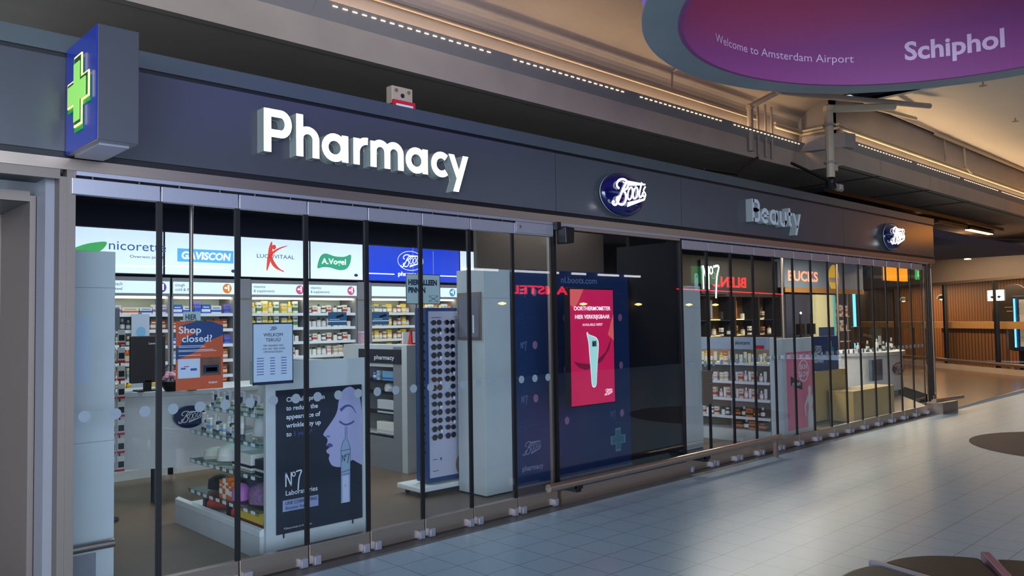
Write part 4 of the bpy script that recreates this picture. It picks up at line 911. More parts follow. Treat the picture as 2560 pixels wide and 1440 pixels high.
multi('brow_and_lips', [(0, p) for p in ribbon(spline([(.52, .835), (.57, .865), (.62, .855), (.66, .80)]), .03, taper=lambda u: .9-.8*u)+ribbon(spline([(.51, .755), (.56, .725), (.61, .73), (.64, .745)]), .014)]+[(0, spline([(.402, .585), (.425, .60), (.455, .58), (.43, .568)], 4, True))]+[(0, p) for p in ribbon([(.40, .655), (.43, .648)], .008)], (0, -.0012, 0), FRONT, [M['facedk']], poster_t)
amp = [(.55, .60), (.545, .56), (.535, .53)]
multi('ampoule', [(0, [(.52, .04+.10), (.60, .04+.10), (.605, .54), (.585, .60), (.575, .62), (.575, .71), (.56, .71), (.56, .62), (.54, .60), (.522, .54)])], (0, -.0018, 0), FRONT, [mat('ampoule_print', '#8fa6b8', .4)], poster_t)
multi('ampoule_lines', [(0, p) for p in ribbon([(.52, .16), (.522, .54), (.54, .60), (.56, .62), (.56, .71)], .004)+ribbon([(.60, .16), (.604, .54), (.585, .60), (.575, .62), (.575, .71)], .004)+ribbon([(.522, .53), (.604, .535)], .005)+ribbon([(.522, .37), (.604, .38)], .005)+ribbon([(.522, .35), (.604, .355)], .004)]+[(1, rect(.535, .59, .14, .34))], (0, -.0024, 0), FRONT, [M['facedk'], mat('foam_print', '#b8bfd8', .5)], poster_t)
no7(.05, (.533, -.003, .45), M['ink'], poster_t); no7(.10, (.07, -.001, .33), M['whiteink'], poster_t)
text('Laboratories', .036, (.065, -.001, .268), FRONT, M['whiteink'], poster_t, bold=.01, fit=.255)
flat('name_strip', rect(.045, .33, .155, .235), (0, 0, 0), FRONT, mat('strip_lilac', '#8f9ac0', .5), poster_t)
text('LINE CORRECTING', .024, (.065, -.002, .202), FRONT, M['ink'], poster_t, bold=.01, fit=.25); text('Booster Serum', .022, (.065, -.002, .168), FRONT, M['ink'], poster_t, fit=.19)
text('*Clinical study on 41 women', .014, (.05, -.001, .03), FRONT, M['whiteink'], poster_t)
text('7', .02, (.55, -.004, .255), FRONT, M['facedk'], poster_t)
# goods on the gondola, facing left
row('the top glass shelf of the gondola', 'goods on the top glass shelf', (2.72, 1.40, 1.02), (0, -1, 0), .95, [('tube', .05, .04, .11, '#c9ced2', '#2a2a2e'), ('sachet', .06, .02, .12, '#c9ced2', '#3c4254'), ('carton', .07, .05, .06, '#d0ccc0', '#5f8a54')], 'L')
row('the second glass shelf of the gondola', 'goods on the second glass shelf', (2.70, 1.54, .81), (0, -1, 0), .72, [('tube', .06, .04, .15, '#d0ccc0', '#3c4254'), ('carton', .06, .05, .15, '#e9e6dc', '#4aa0a8'), ('carton', .08, .05, .09, '#e9e6dc', '#7fb6d8'), ('bottle', .045, .04, .12, '#2a2a2e', '#c9ced2')], 'L')
def blob(name, x, y, z, sx, sy, sz, m, label, cat, m2=None):
    t = thing(name, label, cat, loc=(x, y, z)); mb = MB(); prof = [(.25, 0), (.46, .12), (.5, .4), (.42, .72), (.22, .93), (.02, 1.0)]
    mb.lathe(prof, (0, 0, 0), 24); mb.v = [(a*sx*(1+.08*math.sin(5*b_+9*c)), b_*sy*(1+.08*math.cos(7*a+5*c)), c*sz) for a, b_, c in mb.v]
    smooth(obj('body', mb, m, t))
    if m2: obj('strap', MB().box(-.52*sx, -.4*sx, -.06*sy, .06*sy, sz*.1, sz*.65), m2, t)
    return t
blob('travel_pillow', 2.78, .62, .81, .16, .14, .20, M['curvy'], 'silvery wrapped parcel standing on the second glass shelf', 'parcel')
blob('dark_pouch', 2.80, .46, .81, .16, .18, .09, pm('#2a2a2e'), 'black pouch lying beside the silvery parcel', 'pouch')
blob('neck_pillow', 2.76, 1.40, .575, .22, .20, .10, pm('#d0ccc0'), 'white rolled neck pillow at the far end of the third glass shelf', 'pillow')
blob('neck_pillow', 2.78, 1.18, .575, .22, .22, .15, pm('#e9e6dc'), 'plump white neck pillow in the middle of the third glass shelf', 'pillow')
blob('grey_pillow', 2.84, .95, .60, .24, .24, .15, pm('#c9ced2'), 'grey wrapped pillow behind the black and white box', 'pillow')
def box_thing(name, x, y, z, w, d, h, c1, c2, label, rz=0):
    t = thing(name, label, 'box', loc=(x, y, z)); t.rotation_euler = (0, 0, rz); bevel(obj('carton_body', MB().box(-w/2, w/2, -d/2, d/2, 0, h), pm(c1), t), .003)
    obj('print_band', MB().box(-w/2-.001, w/2+.001, -d/2-.001, d/2+.001, h*.15, h*.32), pm(c2), t); return t
box_thing('travel_box', 2.80, .82, .575, .2, .32, .12, '#e9e6dc', '#2a2a2e', 'white and black box on the third glass shelf')
box_thing('travel_box', 2.76, .50, .575, .14, .16, .10, '#2a2a2e', '#c9ced2', 'small black boxes pair on the third glass shelf by the end panel')
blob('umbrella_bundle', 2.78, 1.38, .33, .20, .22, .12, pm('#2a2a2e'), 'black folded umbrella bundle on the lowest glass shelf', 'umbrella')
blob('umbrella_bundle', 2.82, 1.16, .33, .20, .20, .13, pm('#3c4254'), 'dark blue bundle behind the orange spined boxes on the lowest glass shelf', 'umbrella')
row('the lowest glass shelf of the gondola', 'orange spined boxes', (2.68, 1.10, .33), (0, -1, 0), .20, [('carton', .045, .06, .15, '#d8702c', '#e9e6dc'), ('carton', .045, .06, .15, '#e9e6dc', '#d8702c')], 'L')
blob('wash_bag', 2.70, .82, .33, .15, .15, .14, mat('magenta_net', '#b468b0', .6), 'round magenta net sponge on the lowest glass shelf', 'sponge')
mp = mat('flower_pattern', '#8f6a90', .6, vary=.8, scale=45)
blob('wash_bag', 2.78, .58, .33, .24, .34, .17, mp, 'wash bag with small flower pattern on the lowest glass shelf', 'bag')
blob('travel_pouch', 2.86, .78, .37, .25, .4, .19, pm('#3c4254'), 'dark blue soft pouch behind the flowered wash bag', 'pouch')
og = mat('orange_fabric', '#c8452a', .65, vary=.15, scale=30)
blob('orange_bag', 2.88, 1.52, .16, .34, .40, .13, og, 'round orange and black flat bag at the far end of the gondola base', 'bag', M['black'])
blob('orange_bag', 2.88, 1.04, .16, .36, .46, .17, og, 'large orange backpack with black strap on the gondola base', 'bag', M['black'])
box_thing('yellow_box', 2.80, .66, .16, .20, .42, .15, '#e8c23a', '#8a3a2a', 'yellow travel box on the gondola base near the end panel')
blob('brown_bag', 2.80, .44, .16, .24, .12, .12, pm('#8a3a2a'), 'small brown bag at the near end of the gondola base', 'bag')

# ================================================================= PHARMACY ISLAND
t = thing('pharmacy_island', 'grey white pharmacy counter island with side shelves and black sign', 'counter', loc=(5.24, 2.2, 0))
bevel(obj('front_post', MB().box(0, .23, 0, .10, 0, 1.39), M['white'], t), .003)
obj('back_panel', MB().box(.22, .235, .10, 1.3, .0, 1.39), M['greyp'], t); obj('top', MB().box(0, .235, .0, 1.3, 1.39, 1.41), M['white'], t); obj('side_panel', MB().box(0, .02, .10, .26, 0, 1.39), M['greyp'], t)
obj('lower_panel', MB().box(0, .02, .26, 1.3, 0, .36), M['greyp'], t); obj('upper_panel', MB().box(0, .02, .26, 1.3, 1.16, 1.39), M['white'], t)
obj('sign_board', MB().box(-.012, .0, .10, .95, 1.20, 1.36), M['posterdark'], t); text('pharmacy', .05, (-.013, .62, 1.245), LEFT, M['whiteink'], t, bold=.02, fit=.40)
for z in (.40, .63, .86, 1.0): obj('shelf', MB().box(.025, .22, .26, 1.28, z-.015, z), M['black'] if z > .5 else M['white'], t)
box_thing('tissue_pack', 5.35, 2.62, 1.0, .12, .26, .11, '#7fb6d8', '#2462c8', 'blue and white pack of small sachets on the island top side shelf')
row('the island side shelf', 'cartons on the island side shelf', (5.33, 2.95, 1.0), (0, -1, 0), .14, [('carton', .06, .06, .12, '#2462c8', '#e9e6dc'), ('carton', .06, .06, .11, '#c9ced2', '#7fb6d8')], 'L')
blob('paper_bag', 5.36, 2.66, .86, .16, .2, .13, pm('#c9ced2'), 'crumpled white paper bag on the island side shelf', 'bag')
box_thing('storage_box', 5.36, 2.64, .63, .2, .34, .15, '#c9ced2', '#2a2a2e', 'grey storage box with dark slots on the island middle shelf')
box_thing('storage_box', 5.36, 2.62, .40, .22, .38, .13, '#e9e6dc', '#c9ced2', 'white open box on the lowest island side shelf')
t = thing('leaflet_holder', 'red and white leaflet stand on top of the pharmacy island', 'leaflet stand', loc=(5.42, 2.35, 1.41)); obj('holder', MB().prism([(0, 0), (.08, 0), (.03, .16), (.015, .16)], 'x', 0, .15), M['red'], t); obj('leaflet', MB().quad((.015, -.003, .02), (.135, -.003, .02), (.135, .012, .15), (.015, .012, .15)), pm('#e9e6dc'), t)
t = thing('tablet_stand', 'small checked pack on the far corner of the pharmacy island', 'pack', loc=(5.36, 3.3, 1.41)); obj('box', MB().box(0, .12, 0, .06, 0, .14), mat('pink_check', '#b08a98', .5, vary=.7, scale=60), t); obj('lid', MB().box(-.002, .122, -.002, .062, .14, .15), pm('#c9ced2'), t)
t = thing('island_shelving', 'white shelving run to the right of the island post, mostly behind the sunglasses stand', 'shelving', loc=(5.48, 2.28, 0))
obj('back_panel', MB().box(0, 1.0, .32, .34, 0, 1.55), M['white2'], t); obj('base', MB().box(0, 1.0, 0, .34, 0, .17), M['white'], t); obj('side_panel', MB().box(.98, 1.0, 0, .34, 0, 1.55), M['white'], t)
for z in (.47, .76, 1.0, 1.22): s = obj('shelf', MB().box(0, .98, 0, .32, z-.015, z), M['white2'], t); obj('price_rail', MB().box(0, .98, -.008, 0, z-.03, z+.005), M['whiteink'], s)
for z, nm in ((.47, 'lowest'), (.76, 'second lowest'), (1.0, 'third lowest'), (1.22, 'top')):
    row('%s shelf behind the sunglasses stand' % nm, 'packs on the %s shelf behind the sunglasses stand' % nm, (5.52, 2.36, z), (1, 0, 0), .42, [('jar', .07, .06, .10, '#e9e6dc', '#3c4254'), ('carton', .06, .05, .11, '#e9e6dc', '#b84a3e'), ('carton', .07, .05, .12, '#e9e6dc', '#2a2a2e')], 'F')

# ================================================================= SUNGLASSES STAND
t = thing('sunglasses_stand', 'tall navy rolling display stand with pale front for sunglasses', 'display stand', loc=(4.72, 1.17, 0))
bevel(obj('cabinet', MB().box(0, .62, .0, .17, .12, 1.80), M['navyb'], t), .003); obj('front_board', MB().box(.03, .59, -.012, 0, .16, 1.765), mat('pale_lilac_board', '#b9b6c8', .5), t)
bevel(obj('base_plate', MB().box(-.13, .72, -.07, .32, .05, .10), M['white2'], t), .01)
for x in (-.05, .64):
    for y in (-.03, .25): obj('castor', MB().tube((x-.012, y, .025), (x+.012, y, .025), .025, 14).box(x-.008, x+.008, y-.008, y+.008, .025, .06), M['black'], t)
for k in range(15): obj('side_peg', MB().box(-.012, 0, .02, .04, .40+k*.088, .42+k*.088), M['black'], t)
PF = (0, -.013, 0)
multi('model_print', [(0, ell(.42, .25, .075, .10, 24)), (1, ell(.43, .235, .05, .075, 24)), (2, ell(.41, .245, .018, .016, 14)), (2, ell(.455, .245, .018, .016, 14)), (3, ell(.432, .195, .016, .006, 12))], PF, FRONT, [M['hair'], M['skin'], M['inkblack'], M['red']], t, step=.0006)
text('DAMES', .016, (.35, -.013, 1.70), FRONT, M['ink'], t); text('HEREN', .016, (.35, -.013, 1.67), FRONT, M['ink'], t)
multi('small_print', [(0, rect(.06, .18, 1.70, 1.705)), (0, rect(.06, .12, .33, .335)), (0, rect(.06, .13, .22, .225)), (1, rect(.15, .17, .32, .345))], PF, FRONT, [M['ink'], M['facedk']], t)
LENS = M['lensm'] = mat('sunglass_lens', '#20181c', .12, coat=.4); LENSB = mat('brown_sunglass_lens', '#5a3524', .15)
def glasses_mesh(h):
    mb = MB()
    for s in (-1, 1):
        for p in ribbon(ell(s*.034, 0, .027, h, 16), .006, True): n = len(mb.v); mb.v += [(a, -.006, b_) for a, b_ in p]; mb.f.append((n, n+1, n+2, n+3)); mb.mi.append(0)
        mb.tube((s*.062, 0, .008), (s*.060, .05, .004), .0028, 6)
    mb.tube((-.010, -.006, .004), (.010, -.006, .004), .0025, 6); return mb.mesh('frame', [M['inkblack']])
gf = [glasses_mesh(.022), glasses_mesh(.026)]
lm = [[MB().prism(ell(s*.034, 0, .025, h, 16), 'y', -.006, -.003).mesh('lens', [m_]) for s in (-1, 1)] for h, m_ in ((.020, LENS), (.024, LENS), (.024, LENSB))]
for c in range(3):
    for r in range(15):
        if c == 2 and r > 12: continue
        k = (r*3+c) % 5; sh = 0 if k < 2 else 1; bl = 2 if (r in (7, 8) and c == 0) else sh
        t = thing('sunglasses', '%s sunglasses, %s column and %s row from the top of the display stand' % ('brown lensed' if bl == 2 else 'round' if sh else 'slim black', ('left', 'middle', 'right')[c], ORD[r]), 'sunglasses', 'sunglasses on the rolling stand', (4.83+c*.165, 1.145, 1.655-r*.079))
        t.rotation_euler = (0, random.uniform(-.08, .08), 0)
        o = D.objects.new('frame', gf[sh]); COL.objects.link(o); o.parent = t
        for s in (0, 1): q = D.objects.new('lens', lm[bl][s]); COL.objects.link(q); q.parent = t
        if (r+c) % 3 == 1: q = obj('price_tag', MB().box(.03, .055, -.012, -.010, -.045, -.015, rot=0), M['whiteink'], t)

# ================================================================= PILLARS
def pillar(x, y, w, d, h, label):
    t = thing('display_pillar', label, 'pillar', loc=(x, y, 0)); bevel(obj('casing', MB().box(0, w, 0, d, .012, h), M['white'], t), .003); obj('plinth', MB().box(.01, w-.01, .01, d-.01, 0, .012), M['black'], t)
    obj('seam', MB().box(-.001, w+.001, -.001, d+.001, h-.28, h-.277), M['greyp'], t); return t
t = pillar(5.04, .68, .345, .40, 2.16, 'white square pillar with a framed notice on its left side, right of the sunglasses')
obj('notice_frame', MB().box(-.02, 0, .03, .37, 1.48, 1.94), M['steel'], t); obj('notice_sheet', MB().box(-.022, -.02, .06, .34, 1.51, 1.91), mat('grey_notice', '#7f7f88', .25, vary=.2), t); obj('thermometer_print', MB().box(-.024, -.022, .12, .14, 1.55, 1.72), M['whiteink'], t)
pillar(8.40, .80, .48, .52, 2.07, 'white square pillar just right of the dark bay')

# ================================================================= SKINCARE GONDOLA
t = thing('skincare_gondola', 'white shelving unit with skincare header, its end facing the right glass front', 'shelving', loc=(9.64, .25, 0))
bevel(obj('end_panel', MB().box(.16, 1.19, 0, .04, .02, 1.37), M['white'], t), .003)
obj('side_wing', MB().box(.02, .16, .0, .03, .02, 1.39), M['white2'], t)
obj('spine', MB().box(.38, .40, .04, 2.1, .1, 1.39), mat('grey_brown_back', '#8f857c', .5), t); obj('base', MB().box(0, .9, .04, 2.1, 0, .16), M['white'], t); obj('far_panel', MB().box(0, .9, 2.1, 2.13, 0, 1.39), M['white'], t)
obj('divider', MB().box(.02, .38, .60, .615, .1, 1.39), M['greyp'], t)
obj('header_board', MB().box(.0, .02, .04, 2.1, 1.235, 1.39), mat('pale_blue_header', '#aab6cc', .5), t)
text('skincare', .05, (-.001, .52, 1.30), LEFT, M['ink'], t, bold=.015, fit=.22); obj('red_card', MB().box(-.003, 0, .09, .24, 1.24, 1.29), M['red'], t)
SK = [(.33, .5), (.57, .5), (.80, .5), (1.05, .5)]
for z, _ in SK: s = obj('shelf', MB().box(.02, .38, .04, 2.1, z-.015, z), M['white2'], t); obj('price_rail', MB().box(.0, .02, .04, 2.1, z-.03, z+.006), M['whiteink'], s)
for z, nm, ra, rb in ((.33, 'fourth', R_vit2, R_men), (.57, 'third', R_skin, R_skin), (.80, 'second', R_vit, R_skin), (1.05, 'top', R_sun, [('tube', .05, .04, .13, '#ead9a8', '#e8c23a'), ('tube', .06, .04, .11, '#e9e6dc', '#ead9a8')]), (.165, 'base', R_men, R_men)):
    if z > .2: row('the far half, %s skincare shelf' % nm, 'far half of the %s skincare shelf' % nm, (9.74, 1.45, z), (0, -1, 0), .52, ra, 'L')
    row('the near half, %s skincare shelf' % nm, 'near half of the %s skincare shelf' % nm, (9.74, .84, z), (0, -1, 0), .46, rb, 'L', 1.0 if z > .2 else 1.3)
t = thing('pink_poster', 'pink poster with a silver figure and round badge on the skincare end panel', 'poster', loc=(10.04, .235, .14))
obj('board', MB().box(0, .74, 0, .014, 0, 1.04), M['hotpink'], t)
multi('badge_print', [(0, ell(.45, .78, .15, .15, 28)), (1, ell(.45, .78, .135, .135, 28))], (0, -.0003, 0), FRONT, [M['whiteink'], M['hotpink']], t, step=.0006); text('SKIN', .07, (.45, -.002, .80), FRONT, M['whiteink'], t, bold=.02, align='CENTER'); text('GLOW', .07, (.45, -.002, .70), FRONT, M['whiteink'], t, bold=.02, align='CENTER')
flat('sign_print', [(.08, .60), (.40, .52), (.40, .72 - .10), (.08, .72)], (0, -.0008, 0), FRONT, M['inkblack'], t); text('OPEN NOW', .045, (.11, -.002, .585), FRONT, M['whiteink'], t, bold=.02, fit=.24)
fig = [(.54, 0), (.72, 0), (.70, .18), (.66, .27), (.70, .33), (.72, .42), (.68, .44), (.65, .40), (.64, .47), (.66, .52), (.62, .57), (.57, .55), (.56, .50), (.57, .45), (.53, .42), (.44, .30), (.47, .16), (.50, .16), (.485, .29), (.555, .36), (.57, .27), (.54, .16)]
multi('figure_print', [(0, fig)], (0, -.0012, 0), FRONT, [M['curvy']], t)

# ================================================================= RIGHT INTERIOR
def block(name, x0, x1, y0, y1, h, label, m='wood', top=None):
    t = thing(name, label, 'display block', loc=(x0, y0, 0)); w, d = x1-x0, y1-y0
    bevel(obj('carcass', MB().box(0, w, 0, d, .03, h-.02), M[m], t), .003); obj('top', MB().box(-.005, w+.005, -.005, d+.005, h-.02, h), M[top or m], t); obj('recessed_base', MB().box(.02, w-.02, .02, d-.02, 0, .03), M['black'], t); return t
block('wood_plinth', 12.28, 13.85, .34, .72, .50, 'low pale oak display block nearest the right glass front')
block('wood_plinth', 11.62, 13.1, .80, 1.4, .80, 'taller pale oak display block behind the low one')
block('wood_plinth', 14.3, 15.0, 1.9, 2.6, .9, 'pale oak block left of the white kiosk, in the background')
t = thing('pharmacy_banner', 'navy board with white logo and pharmacy above the oak blocks', 'banner', loc=(12.05, .88, .80))
obj('board', MB().box(0, .95, 0, .03, 0, .54), M['navyb'], t); script(.26, (.22, -.002, .33), FRONT, M['whiteink'], t); text('pharmacy', .06, (.05, -.002, .13), FRONT, M['whiteink'], t, bold=.02, fit=.36)
multi('bar_print', [(0, rect(.62, .66, .25, .40)), (0, rect(.68, .72, .25, .46)), (0, rect(.74, .78, .25, .36))], (0, 0, 0), FRONT, [pm('#4aa0a8')], t)
t = thing('beauty_kiosk', 'white curved beauty kiosk with oval sign at the far end of the shop', 'kiosk', loc=(17.2, 2.2, 0))
kb = [(-1.05, .6)]+[(1.05*math.cos(a), .65*math.sin(a)) for a in [PI+k*PI/20 for k in range(21)]]+[(1.05, .6)]
smooth(obj('body', MB().prism(kb, 'z', .12, .84), M['white2'], t)); obj('plinth', MB().prism([(x*.85, y*.85) for x, y in kb], 'z', 0, .12), M['greyp'], t); bevel(obj('worktop', MB().prism([(x*1.08, y*1.08) for x, y in kb], 'z', .84, .92), M['white'], t), .01)
obj('oval_sign', MB().prism(ell(.05, .56, .28, .13, 32), 'y', -.665, -.60), M['navy'], t); script(.42, (.05, -.667, .56), FRONT, M['whiteink'], t)
obj('picture_panel', MB().box(-1.05, -.35, -.56, -.50, .36, .78), mat('kiosk_photo', '#4d6a80', .5, vary=.7, scale=4), t)
t = thing('kiosk_monitor', 'black till monitor and lamp on the white kiosk', 'monitor', loc=(16.65, 2.1, .92)); bevel(obj('housing', MB().box(-.22, .22, 0, .06, .18, .52), M['black'], t), .01); obj('stand', MB().box(-.04, .04, 0, .05, 0, .2), M['black'], t); obj('arm', MB().tube((.2, 0, .35), (.45, -.1, .3), .02, 8), M['black'], t)
for i in range(6):
    o = obj('cosmetic_bottle', product('bottle', .07, .06, .20+.03*(i % 3), '#2a2a2e' if i % 2 else '#e9e6dc', '#c9ced2'), None, loc=(16.3+i*.34, 1.84+.05*abs(i-2.5), .92)); tag(o, '%s cosmetic bottle, %s from the left on the white kiosk' % ('black' if i % 2 else 'white', ORD[i]), 'bottle', 'bottles on the white kiosk')
t = thing('acrylic_display', 'clear acrylic riser at the right end of the kiosk', 'display', loc=(17.95, 2.2, .92)); obj('riser', MB().prism([(-.2, 0), (.25, 0), (.1, .5), (-.05, .5)], 'y', 0, .25), M['shelfglass'], t); obj('card', MB().box(-.05, .08, -.01, 0, .1, .3), M['whiteink'], t)
# dark perfume wall at the back
t = thing('perfume_wall', 'dark perfume shelving with golden lit shelves at the back right', 'shelving', loc=(11.4, 4.2, 0)); WW = 5.88
obj('header', MB().box(0, WW, 0, .35, 2.12, 2.95), mat('black_header', '#17100f', .5), t); obj('back_panel', MB().box(0, WW, .40, .42, 0, 2.12), mat('gold_back', '#5a4426', .5), t); obj('base', MB().box(0, WW, 0, .4, 0, .9), M['black'], t)
for k in range(7): obj('upright', MB().box(k-.03 if k else 0, k+.03, 0, .4, .9, 2.12), M['void'], t)
for z in (.9, 1.25, 1.6): s = obj('shelf', MB().box(0, WW, .03, .4, z, z+.02), M['posterdark'], t); obj('shelf_lamp', MB().box(.05, WW-.05, .36, .38, z+.02, z+.032), M['shelfwarm'], s)
for k in range(6): obj('picture', MB().box(k+.3, k+.7, .38, .395, 1.66, 2.05), mat('warm_picture_%d' % (k % 2), ('#b8622a', '#8a8a90')[k % 2], .5, em=.35, vary=.4, scale=8), t)
for sh_, z in enumerate((.932, 1.282, 1.632)):
    for i in range(20):
        if sh_ == 2 and i % 3: continue
        c = ['#c8b090', '#e9e6dc', '#2a2a2e', '#b06a3a'][(i+sh_) % 4]; o = obj('perfume_bottle', product('bottle' if i % 2 else 'carton', .09, .06, .17+.02*(i % 3), c, '#2a2a2e'), None, loc=(11.6+i*.29, 4.36, z))
        tag(o, '%s perfume %s, %s from left on the %s perfume shelf' % (WORD[c], 'bottle' if i % 2 else 'carton', ORD[i], ('lowest', 'middle', 'upper')[sh_]), 'perfume', 'perfume on the %s golden shelf' % ('lowest', 'middle', 'upper')[sh_])
t = thing('number_logo_sign', 'glowing white brand numeral sign on the dark header at the back', 'sign', loc=(14.10, 4.14, 2.26)); obj('backing', MB().box(-.05, .95, .02, .05, -.1, .6), M['posterdark'], t); no7(.48, (0, 0, .0), M['whitelit'], t)
t = thing('navy_cabinet', 'tall navy make up cabinet right of the perfume wall', 'cabinet', loc=(17.45, 4.1, 0)); bevel(obj('body', MB().box(0, 1.25, 0, .5, 0, 2.2), mat('slate_blue', '#3a4056', .5), t), .004); obj('door_gap', MB().box(.61, .63, -.003, 0, .1, 1.6), M['void'], t); obj('door_handle', MB().box(.55, .57, -.03, 0, 1.2, 1.5).box(.68, .70, -.03, 0, 1.2, 1.5), M['steel'], t)
for x, w_ in ((17.62, 'black mirror lamp on an arm, left of the pair before the navy cabinet'), (18.15, 'black mirror lamp on an arm, right of the pair before the navy cabinet')):
    t = thing('mirror_lamp', w_, 'lamp', loc=(x, 3.85, 0)); obj('pole', MB().tube((0, 0, 0), (0, 0, 1.75), .02, 8), M['black'], t); obj('head', MB().box(-.12, .12, -.05, .05, 1.25, 1.5), M['black'], t); obj('bulb', MB().lathe([(.005, 0), (.03, .03), (.005, .06)], (0, -.02, 1.72), 10), M['whitelit'], t); obj('foot', MB().lathe([(.15, 0), (.15, .02)], (0, 0, 0), 16), M['black'], t)
t = thing('light_header', 'pale blue lit header beam over the far cabinets', 'sign', loc=(17.31, 4.05, 2.3)); obj('beam', MB().box(0, 4.3, 0, .3, .06, .72), mat('grey_blue_beam', '#8a9ab0', .5, em=.06), t); obj('lower_lip', MB().box(0, 4.3, -.02, .0, -.06, .06), M['woodlight'], t)
text('BUCKS', .24, (.15, -.005, .22), FRONT, mat('cream_red_letter', '#ffb89a', .4, em=1.0, emcol='#ff9070'), t, bold=.03, fit=1.5)
flat('round_badge', ell(2.55, .34, .30, .33, 28), (0, -.003, 0), FRONT, mat('badge_gold', '#d8a83a', .4, em=.5), t); flat('badge_band', rect(2.27, 2.83, .22, .34), (0, -.005, 0), FRONT, pm('#e9e6dc'), t)
t = thing('cosmetics_display', 'cream and navy cosmetics panel with a vertical brand strip', 'panel', loc=(18.75, 4.0, 0)); obj('cream_panel', MB().box(0, .9, 0, .1, .9, 2.2), mat('cream_lit', '#d8d0a0', .5, em=.25), t); obj('navy_panel', MB().box(.1, .9, -.02, 0, .9, 1.4), M['navyb'], t); obj('teal_edge', MB().box(.92, 1.0, -.02, .1, .9, 2.2), mat('teal_lit', '#5ab0b0', .4, em=.4), t); obj('base', MB().box(0, 1.0, 0, .3, 0, .9), M['posterdark'], t)
row('the shelf right of the cream panel', 'jars right of the cream panel', (19.85, 4.2, 1.30), (1, 0, 0), .9, [('jar', .14, .1, .2, '#c8b090', '#8a3a2a'), ('carton', .14, .1, .25, '#e9e6dc', '#b06a3a')], 'F')
t = thing('far_shelf_unit', 'cream shelves with jars right of the teal edge', 'shelving', loc=(19.8, 4.1, 0)); obj('back_panel', MB().box(0, 1.05, .3, .32, 0, 2.2), pm('#c8b090'), t); obj('base', MB().box(0, 1.05, 0, .3, 0, .7), M['woodlight'], t); obj('side_panel', MB().box(-.02, 0, 0, .32, 0, 2.2), pm('#c8b090'), t)
for z in (1.0, 1.28, 1.65): obj('shelf', MB().box(0, 1.05, 0, .3, z, z+.018), pm('#ead9a8'), t)
row('the upper shelf right of the cream panel', 'cartons on the upper shelf right of the cream panel', (19.85, 4.2, 1.67), (1, 0, 0), .9, [('carton', .15, .1, .3, '#e9e6dc', '#b84a3e'), ('jar', .14, .1, .2, '#b06a3a', '#e9e6dc')], 'F')
t = thing('cyan_light_tube', 'tall cyan glowing tube at the end of the cosmetics wall', 'light', loc=(21.15, 4.1, .82)); obj('tube', MB().tube((0, 0, 0), (-.02, 0, 1.5), .035, 10), M['cyanlit'], t); obj('socket', MB().box(-.06, .06, -.05, .05, -.82, 0), M['black'], t)
for i in range(3):
    t = thing('interior_post', '%s slim pale post standing inside the far right glass' % ('first', 'second', 'third')[i], 'post', loc=((15.3, 3.05, 0), (18.6, 3.4, 0), (21.6, 4.5, 0))[i]); obj('shaft', MB().tube((0, 0, .05), (0, 0, 2.9), .03, 10), M['steel'], t); obj('base_plate', MB().lathe([(.08, 0), (.08, .05)], (0, 0, 0), 14), M['steel'], t)
t = thing('amber_sign', 'amber lit sign under the right end of the fascia', 'sign', loc=(13.75, .35, 2.25)); obj('lit_face', MB().box(0, .9, 0, .06, 0, .24), M['amber'], t); obj('frame', MB().box(-.01, .91, .06, .08, -.01, .25), M['black'], t)
t = thing('exit_sign', 'green lit exit sign at the right corner of the glass front', 'sign', loc=(14.72, .22, 2.28)); obj('lit_face', MB().box(0, .12, 0, .03, 0, .34), M['greenlit'], t); multi('running_figure', [(0, rect(.04, .07, .05, .15)), (0, ell(.06, .2, .03, .03, 12))], (0, 0, 0), FRONT, [M['whiteprint']], t)
t = thing('ceiling_downlight', 'small round downlight just inside the right glass front', 'lamp', loc=(8.6, 1.0, 2.98)); obj('rim', MB().lathe([(.09, 0), (.09, .03)], (0, 0, 0), 20), M['steel'], t); obj('bulb', MB().lathe([(.07, -.004), (.07, .0)], (0, 0, 0), 20), M['warmlamp'], t); obj('canopy', MB().tube((0, 0, .03), (0, 0, .08), .04, 12), M['black'], t)

# ================================================================= RESTAURANT BEYOND
Q0 = Vector((24.57, 1.13, 0)); dd = Vector((-.667, -.745, 0)); nn = Vector((-.745, .667, 0))
TH = math.atan2(-.745, -.667)
def rest(name, label, cat, s=0., off=0., z=0., group=None):
    p = Q0+dd*s-nn*off; t = thing(name, label, cat, group, (p.x, p.y, z)); t.rotation_euler = (0, 0, TH); return t
# local frame: +x along the front towards the right of the picture, +y behind the front
def place(o): 
    o.location = (Q0.x, Q0.y, 0); o.rotation_euler = (0, 0, TH); return o
place(struct('wall_restaurant_fascia', MB().box(-22, 6, .0, .4, 2.66, 3.55), mat('taupe_fascia', '#6a5f57', .5)))
place(struct('trim_18', MB().box(-22, 6, -.02, .02, 2.60, 2.68), M['steelh']))
place(struct('wall_restaurant', MB().box(-22, 6, 2.6, 2.7, 0, 2.9), M['woodwall']))
place(struct('trim_19', MB().box(-22, 6, -.12, .0, 0, .16), M['concrete']))
place(struct('ceiling_restaurant', MB().box(-22, 6, .1, 2.7, 2.85, 2.9), M['void']))
t = rest('counter_front', 'slatted wooden counter front behind the restaurant glass', 'counter', 0, 0)
obj('slatted_front', MB().box(-4.3, -1.1, .30, .36, .12, 1.235), M['woodwall'], t); obj('base', MB().box(-4.3, -1.1, .30, .40, 0, .12), M['black'], t)
t = rest('wooden_ledge', 'long pale wooden ledge running across the restaurant', 'ledge'); obj('board', MB().box(-9.9, 4, .18, .45, 1.24, 1.44), M['woodlight'], t)
for k in range(5): obj('bracket', MB().box(-9.5+k*3.2, -9.42+k*3.2, .36, .45, .0, 1.24), M['black'], t)
